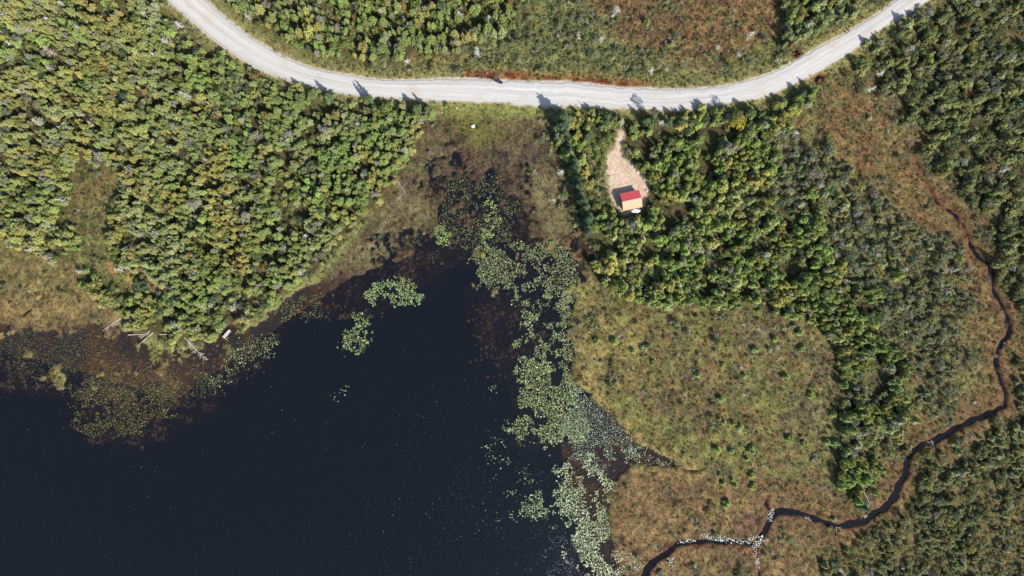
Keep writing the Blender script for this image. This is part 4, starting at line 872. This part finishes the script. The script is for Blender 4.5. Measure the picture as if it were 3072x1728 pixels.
for k, (a, b) in enumerate(dead):
    onbog = a > 2000 and b > 900; x, y = W(a, b)
    s = random.uniform(.45, .62) if onbog else random.uniform(.85, 1.2); h0 = (3.6, 4.2, 3.0, 4.8, 2.4, 3.8, 4.4, 3.2)[k % 8] * s * 1.05
    f = 1 - h0 / 184.3; x *= f; y *= f
    tn = random.choice([(.46, .43, .38), (.40, .38, .34), (.36, .30, .24), (.52, .49, .44)]); tn = tn; wd_ = {(.46, .43, .38): 'pale grey', (.40, .38, .34): 'grey', (.36, .30, .24): 'pinkish brown', (.52, .49, .44): 'whitish'}[tn]
    ph, _ = where(x, y); o = thing('dead_tree', plab(f'{wd_} bare dead tree', x, y), 'dead tree', (x, y, .3), k * 1.1, 'dead trees standing in woods and bog')
    o.scale = (s * 1.05, s * 1.05, s * (1.15 if not onbog else .8))
    for nm, me in (('trunk', SNG[k % 8][0]), ('branches', SNG[k % 8][1])): c = link(nm, me, o); c['tint'] = [q * .88 for q in tn]
x, y = from_tip(1727, 298, 5.2); o = thing('dead_tree', 'bare straight pole of a dead tree casting a thin line on the road', 'dead tree', (x, y, .3), 0, 'dead trees standing in woods and bog'); 
pb = PB(); pb.stick((0, 0, -.3), (.1, .05, 5.2), .1, .05, .6, 0, 6)
for q in range(9): pb.stick((.02 * q * .5, .01 * q, 1.6 + q * .38), (.02 * q + math.cos(q * 2.3) * .35, math.sin(q * 2.3) * .35, 1.7 + q * .38), .025, .01, .5, 0, 3)
c = link('trunk', pb.build('dead_pole', [M_DEAD]), o); c['tint'] = [.4, .36, .32]

# ------------------------------------------------------------------ fallen logs
def fallen(px0, py0, px1, py1, r, label, branches=0, z0=.45, z1=.2, seed=1):
    a = Vector((*W(px0, py0), z0)); b = Vector((*W(px1, py1), z1)); rd = random.Random(seed)
    o = thing('fallen_log', label, 'log', (a.x, a.y, 0), 0, 'bleached logs and fallen trees'); o0 = Vector((a.x, a.y, 0)); pb = PB()
    n = 5; pts = [a.lerp(b, i / n) + Vector((rd.uniform(-.06, .06), rd.uniform(-.06, .06), 0)) - o0 for i in range(n + 1)]
    for i in range(n): pb.stick(pts[i], pts[i + 1], r * (1 - .6 * i / n), r * (1 - .6 * (i + 1) / n), .6, 0, 7)
    t = link('trunk', pb.build('log_trunk', [M_DEAD]), o); t['tint'] = [.33, .29, .24]
    if branches:
        d = (b - a).normalized(); sd = Vector((-d.y, d.x, 0)); L = (b - a).length; tw = PB()
        for k in range(branches):
            s_ = rd.uniform(.12, 1.0); p = a.lerp(b, s_) - o0; sg = rd.choice((-1, 1)); l = rd.uniform(.3, .55) * (.35 + 1.3 * s_ * (1.25 - s_)) * 2.0
            q = p + sd * sg * l + d * l * .7 + Vector((0, 0, rd.uniform(-.1, .35))); v = rd.random()
            tw.stick(p, q, .035, .012, v, 0, 3)
            for m_ in range(3):
                e = p.lerp(q, rd.uniform(.4, .95)); tw.stick(e, e + (d * rd.uniform(.3, .9) + sd * sg * rd.uniform(-.3, .5)) * l * .5, .02, .01, v, 0, 3)
        t = link('branches', tw.build('log_branches', [M_DEAD]), o); t['tint'] = [.36, .33, .29]
    return o
fallen(463,997,411,1039,.13,'longest bleached log slanting from the wooded point into brown shallows',0,.5,.12,1)
fallen(452,992,423,1016,.10,'shorter bleached log beside the longest one at the wooded point',0,.5,.15,2)
fallen(483,1003,517,1002,.12,'short pale log lying level on the wooded point',0,.7,.7,3)
fallen(388,1004,440,1002,.14,'grey log lying along the shore left of the wooded point',3,.45,.4,4)
fallen(556,1012,620,1080,.12,'fallen dead tree with feathery branches reaching into the pond',60,.6,.1,5)
fallen(366,953,310,993,.11,'thin bleached trunk lying across the tan bog near the shore',10,.5,.45,6)
fallen(395,962,335,975,.09,'second thin bleached trunk on the tan bog shore',8,.5,.45,16)
fallen(185,744,215,752,.10,'pale log at the edge of the left tan bog',5,.5,.45,7)
fallen(2575,1450,2608,1512,.12,'pale fallen trunk at the lower end of the wooded strip by the stream',14,.9,.4,8)
fallen(2268,985,2298,1002,.09,'white fallen stick on the bog below the cabin wood',6,.5,.45,9)
fallen(2340,1070,2326,1084,.08,'short white trunk lying on the bog left of the tree line',6,.6,.5,10)
fallen(1182,528,1220,585,.09,'thin white trunk lying on the bog edge at the left wood',10,.6,.45,11)
fallen(2300,682,2322,672,.10,'pale fallen stick in a brown opening of the cabin wood',6,.7,.6,12)
fallen(2700,1700,2740,1740,.12,'pale fallen trunk near the bottom edge of the lower right wood',12,.8,.5,13)
fallen(2790,1320,2800,1340,.08,'whitish stick hanging over the stream in the lower right',5,.5,.3,14)
fallen(2510,1700,2532,1728,.11,'bleached trunk below the stream at the bottom of the photo',10,.7,.5,15)

# ------------------------------------------------------------------ cabin
M_ROOF = simple('red_painted_metal', (.86, .085, .085), .3, .8, var=.04, scale=3)
M_TANROOF = simple('tan_roof', (.42, .255, .155), .7, .3, var=.06, scale=2)  # plain tan colour given to the south roof slope
M_WALL = simple('cabin_boards', (.30, .20, .12), .8, .2, var=.2, scale=8)
M_TRIM = simple('cabin_trim', (.45, .40, .34), .7, .3); M_GLASS = simple('window_glass', (.02, .025, .03), .08, .6)
M_METAL = simple('bright_metal', (.55, .55, .56), .3, .5, metal=1, var=.05)
def box(sx, sy, sz, c=(0, 0, 0), bev=0):
    vs = [(c[0] + a * sx / 2, c[1] + b * sy / 2, c[2] + d * sz / 2) for d in (-1, 1) for b in (-1, 1) for a in (-1, 1)]
    return vs, [(0,2,3,1),(4,5,7,6),(0,1,5,4),(2,6,7,3),(0,4,6,2),(1,3,7,5)]
def boxes(name, L, mat, parent):
    vs = []; fs = []
    for q in L: v, f = box(*q); k = len(vs); vs += v; fs += [tuple(i + k for i in g) for g in f]
    return link(name, mesh_from(name, vs, fs, [mat]), parent)
cx, cy = W(1889, 604); ca = math.radians(12)
cb = thing('cabin', 'small cabin with a red metal gable roof beside the sandy clearing', 'cabin', (cx, cy, .38), ca)
LW, LD, EH, RH = 4.7, 4.0, 1.95, 3.15
boxes('floor', [(LW + .2, LD + .2, .2, (0, 0, .0))], M_TRIM, cb)
nb_w = 11
for side in (1, -1):
    for k in range(nb_w):
        bw = LW / nb_w; boxes('wall_board', [(bw - .015, .06, EH - .1, (-LW / 2 + bw * (k + .5), side * LD / 2, .1 + (EH - .1) / 2))], M_WALL, cb) if not (side == -1 and k in (4, 5)) else None
boxes('wall', [(LW - .1, .03, EH - .12, (0, LD / 2 - .06, 1.03)), (LW - .1, .03, EH - .12, (0, -LD / 2 + .06, 1.03))], M_WALL, cb)
for side in (1, -1):
    x_ = side * LW / 2; vs = [(x_, -LD/2, .1), (x_, LD/2, .1), (x_, LD/2, EH), (x_, 0, RH - .08), (x_, -LD/2, EH)]; vs += [(x_ - side * .08, b, c) for _, b, c in vs]
    fs = [(0,1,2,3,4), (9,8,7,6,5)] + [(i, (i+1) % 5 + 0, (i+1) % 5 + 5, i + 5) for i in range(5)]
    link('gable_wall', mesh_from('gable_wall', vs, fs, [M_WALL]), cb)
dr = boxes('door', [(.8, .05, 1.72, (0, -LD / 2 - .03, .98))], M_TRIM, cb); boxes('handle', [(.1, .06, .03, (.3, -LD / 2 - .085, 1.0))], M_METAL, dr)
for side in (1, -1):
    wn = boxes('window', [(.05, .85, .7, (side * (LW / 2 + .028), 0, 1.35))], M_TRIM, cb); boxes('pane', [(.02, .72, .57, (side * (LW / 2 + .06), 0, 1.35))], M_GLASS, wn)
pit = math.atan2(RH - EH, LD / 2); OH = .32; RL = LW + .55
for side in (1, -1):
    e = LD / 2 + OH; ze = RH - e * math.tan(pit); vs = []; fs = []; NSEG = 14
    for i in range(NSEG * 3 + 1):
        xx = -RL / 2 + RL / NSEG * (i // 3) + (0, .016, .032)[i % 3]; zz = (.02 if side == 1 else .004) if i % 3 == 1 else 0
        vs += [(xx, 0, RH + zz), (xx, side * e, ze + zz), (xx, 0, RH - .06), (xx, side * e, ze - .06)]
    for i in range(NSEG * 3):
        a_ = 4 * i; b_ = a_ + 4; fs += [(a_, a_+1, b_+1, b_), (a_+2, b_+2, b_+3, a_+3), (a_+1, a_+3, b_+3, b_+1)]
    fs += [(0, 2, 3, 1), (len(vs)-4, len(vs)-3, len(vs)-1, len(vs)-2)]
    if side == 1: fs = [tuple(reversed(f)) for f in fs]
    ro = link('roof_slope', mesh_from('roof_slope', vs, fs, [M_ROOF if side == 1 else M_TANROOF]), cb)
    if side == -1: ro['label'] = 'tan roof slope facing the wood'
vs = []; 
for xx in (-RL / 2 - .02, RL / 2 + .02): vs += [(xx, -.16, RH - .055), (xx, 0, RH + .05), (xx, .16, RH - .055)]
link('ridge_cap', mesh_from('ridge_cap', vs, [(0, 3, 4, 1), (1, 4, 5, 2)], [M_ROOF]), cb)
for side in (1, -1): boxes('fascia', [(RL, .03, .12, (0, side * (LD / 2 + OH + .018), RH - (LD / 2 + OH) * math.tan(pit) - .08))], M_TRIM, cb)
# white sheet behind the cabin
tx0, ty0 = W(1905, 634); M_TARP = simple('white_sheet', (.72, .72, .76), .5, .4, var=.05, bump=.2)
gv = []; gf = []
for i in range(9):
    for j in range(5):
        u = i / 8; v = j / 4; wv = (1 - abs(2 * u - 1) ** 1.5) * .9 + .15
        gv.append(((u - .5) * 2.7, (v - .5) * 1.25 * wv - .15 * (u - .5), .55 + .28 * math.sin(u * 3.1) + .05 * math.sin(7 * u + 5 * v) - .3 * abs(v - .5)))
for i in range(8):
    for j in range(4): gf.append((i*5+j, (i+1)*5+j, (i+1)*5+j+1, i*5+j+1))
tp = link('tarp', mesh_from('tarp', gv, gf, [M_TARP], True), label='white tarp draped low against the back of the cabin', category='tarp'); tp.location = (tx0, ty0, .35); tp.rotation_euler = (0, 0, .15)
sm_ = tp.modifiers.new('thick', 'SOLIDIFY'); sm_.thickness = .02

# ------------------------------------------------------------------ motorcycle on the road
M_BLK = simple('black_paint', (.012, .012, .014), .3, .5); M_RUB = simple('rubber', (.02, .02, .02), .85, .2); M_SILV = simple('silver_case', (.6, .6, .62), .35, .5, metal=.6, var=.03)
mx_, my_ = W(1495, 250); mc_ = thing('motorcycle', 'black touring motorcycle standing on the upper side of the gravel road', 'motorcycle', (mx_, my_, .69), math.radians(180 - 22)); mc_.scale = (1.15, 1.15, 1.15)
def tube(name, pts, r, mat, parent, n=8):
    b = PB()
    for i in range(len(pts) - 1): b.stick(pts[i], pts[i + 1], r, r, .5, 0, n)
    me = b.build(name, [mat]); return link(name, me, parent)
def torus(name, R, r, c, mat, parent, ax='y', N=24, M_=8):
    vs = []; fs = []
    for i in range(N):
        a = 6.28318 * i / N
        for j in range(M_):
            t = 6.28318 * j / M_; q = R + r * math.cos(t); vs.append((c[0] + q * math.cos(a), c[1] + r * 1.1 * math.sin(t), c[2] + q * math.sin(a)))
    for i in range(N):
        for j in range(M_): fs.append((i*M_+j, ((i+1) % N)*M_+j, ((i+1) % N)*M_+(j+1) % M_, i*M_+(j+1) % M_))
    return link(name, mesh_from(name, vs, fs, [mat], True), parent)
def loft(name, secs, mat, parent):
    """secs: (x, halfwidth, zlow, zhigh) rounded sections along x"""
    vs = []; fs = []; K = 10
    for (x, w, z0, z1) in secs:
        for k in range(K):
            t = 6.28318 * k / K; c, s = math.cos(t), math.sin(t); vs.append((x, w * math.copysign(abs(c) ** .7, c), (z0 + z1) / 2 + (z1 - z0) / 2 * math.copysign(abs(s) ** .7, s)))
    for i in range(len(secs) - 1):
        for k in range(K): fs.append((i*K+k, i*K+(k+1) % K, (i+1)*K+(k+1) % K, (i+1)*K+k))
    fs += [tuple(range(K))[::-1], tuple(range((len(secs)-1)*K, len(secs)*K))]
    return link(name, mesh_from(name, vs, fs, [mat], True), parent)
for xw in (.76, -.72):
    w_ = torus('wheel', .27, .065, (xw, 0, .32), M_RUB, mc_); torus('rim', .20, .02, (xw, 0, .32), M_SILV, w_)
    b = PB()
    for k in range(8): a = k * math.pi / 4; b.stick((xw, 0, .32), (xw + .2 * math.cos(a), 0, .32 + .2 * math.sin(a)), .012, .012, .5, 0, 3)
    link('spokes', b.build('spokes', [M_SILV]), w_)
loft('engine', [(-.25, .12, .28, .55), (0, .19, .22, .62), (.25, .17, .25, .6), (.35, .08, .35, .5)], M_METAL, mc_)
loft('fuel_tank', [(-.08, .11, .68, .82), (.1, .2, .64, .98), (.3, .21, .66, 1.02), (.48, .1, .74, .95)], M_BLK, mc_)
loft('seat', [(-.8, .12, .78, .88), (-.55, .17, .74, .9), (-.3, .18, .7, .82), (-.08, .13, .68, .82)], M_RUB, mc_)
loft('fairing', [(.42, .16, .7, 1.0), (.6, .26, .72, 1.08), (.78, .2, .74, 1.02), (.88, .08, .82, .95)], M_BLK, mc_)
ws = [(.62, -.2, 1.04), (.62, .2, 1.04), (.5, .16, 1.36), (.5, -.16, 1.36), (.66, 0, 1.04), (.54, 0, 1.4)]
link('windscreen', mesh_from('windscreen', ws, [(0, 4, 5, 3), (4, 1, 2, 5)], [M_GLASS]), mc_)
tube('handlebar', [(.38, -.42, 1.06), (.46, -.2, 1.08), (.46, .2, 1.08), (.38, .42, 1.06)], .025, M_BLK, mc_)
for s in (-1, 1):
    tube('fork', [(.48, s * .09, .98), (.76, s * .09, .32)], .03, M_SILV, mc_)
    mr_ = tube('mirror', [(.42, s * .36, 1.07), (.40, s * .44, 1.24), (.36, s * .5, 1.25)], .025, M_BLK, mc_)
    boxes('side_case', [(.46, .22, .36, (-.62, s * .34, .62))], M_SILV, mc_)
    tube('exhaust', [(.1, s * .16, .3), (-.4, s * .22, .3), (-.85, s * .22, .38)], .04, M_METAL, mc_)
boxes('top_case', [(.36, .46, .3, (-.86, 0, 1.02))], M_BLK, mc_)
boxes('tail_light', [(.03, .14, .06, (-1.05, 0, .86))], simple('red_lamp', (.4, .01, .01), .3, .5), mc_)
boxes('headlight', [(.04, .2, .12, (.89, 0, .88))], M_SILV, mc_)
tube('side_stand', [(-.05, .12, .3), (-.12, .32, .0)], .018, M_METAL, mc_, 5)
tube('frame', [(.45, 0, .85), (.1, 0, .7), (-.3, 0, .7), (-.72, 0, .34)], .035, M_BLK, mc_)

# ------------------------------------------------------------------ wooden float at the shore
fa = Vector((*W(692, 990), 0)); fb_ = Vector((*W(672, 1013), 0)); fc = (fa + fb_) / 2; ang = math.atan2((fb_ - fa).y, (fb_ - fa).x)
fl = thing('wooden_float', 'short weathered plank float lying at the shore of the wooded point', 'float', (fc.x, fc.y, .12), ang)
Lf = (fa - fb_).length
for k in range(4): boxes('plank', [(Lf * (1 - .02 * (k % 2)), .185, .05, (0, (k - 1.5) * .2, .28 + .006 * (k % 3)))], M_PALEWOOD, fl)
for k in (-1, 0, 1): boxes('cross_beam', [(.12, .78, .12, (k * Lf * .4, 0, .19))], M_PALEWOOD, fl)
for s in (-1, 1): tube('log', [(-Lf / 2 + .1, s * .28, .05), (Lf / 2 - .1, s * .28, .05)], .11, M_BARK, fl, 8)

# ------------------------------------------------------------------ stones
def stone(px, py, r, label, col=(.42, .39, .35), group=None, seed=0, z=.4, flat=.6):
    rd = random.Random(seed); x, y = W(px, py); vs = []; fs = []; N, Mn = 10, 6
    for j in range(1, Mn):
        for i in range(N):
            a = 6.283 * i / N; e = math.pi * j / Mn; q = r * rd.uniform(.8, 1.15); vs.append((q * math.cos(a) * math.sin(e) * 1.15, q * math.sin(a) * math.sin(e), q * flat * math.cos(e)))
    t = len(vs); vs += [(0, 0, r * flat), (0, 0, -r * flat)]
    for j in range(Mn - 2):
        for i in range(N): fs.append((j*N+i, (j+1)*N+i, (j+1)*N+(i+1) % N, j*N+(i+1) % N))
    for i in range(N): fs.append((t, i, (i+1) % N)); fs.append((t + 1, (Mn-2)*N+(i+1) % N, (Mn-2)*N+i))
    o = link('boulder', mesh_from('boulder', vs, fs, [STM]), label=label, category='boulder'); o.location = (x, y, z + r * flat * .4); o.rotation_euler = (0, 0, rd.uniform(0, 3))
    if group: o['group'] = group
    return o
STM = simple('pale_stone', (.36, .32, .28), .85, .2, var=.35, scale=5, bump=.5)
stone(1370, 326, .28, 'pale boulder on the bog just below the road verge', seed=1); stone(1326, 338, .24, 'smaller pale boulder left of the one below the verge', seed=2)
for k, (a, b) in enumerate([(1903,507),(1911,516),(1926,528),(1929,541),(1937,552),(1918,512),(1938,573),(1836,598),(1851,621),(1819,603)]):
    x, y = W(a, b); stone(a, b, random.choice([.14, .2, .26, .36]), plab(f'{("pale", "flat pale", "rounded pale")[k % 3]} rubble boulder', x, y), group='rubble boulders around the clearing', seed=10 + k, z=.42)
M_WB = simple('white_box', (.75, .74, .76), .5, .4, var=.04)
x, y = W(1420, 381); wb = thing('crate', 'small white crate left on the bog below the road', 'crate', (x, y, .42), .3)
boxes('side', [(.8, .03, .4, (0, .29, .2)), (.8, .03, .4, (0, -.29, .2)), (.03, .55, .4, (.385, 0, .2)), (.03, .55, .4, (-.385, 0, .2))], M_WB, wb); boxes('lid', [(.84, .65, .04, (0, 0, .422))], M_WB, wb); boxes('base', [(.74, .53, .03, (0, 0, .02))], M_WB, wb)
# rusty ditch pools
M_RUSTW = water_mat('rusty_water', (.7, .35, .25), .05)
for (a, b, r), lab in zip(PITS, ('small rusty ditch pool on the upper side of the road bend', 'larger rusty ditch pool on the lower side of the road bend')):
    x, y = W(a, b); me = mesh_from('ditch_pool', [(x + (r + .3) * math.cos(t * .52), y + (r + .3) * math.sin(t * .52), -.02) for t in range(12)], [tuple(range(12))], [M_RUSTW]); link('ditch_pool', me, kind='structure', label=lab)
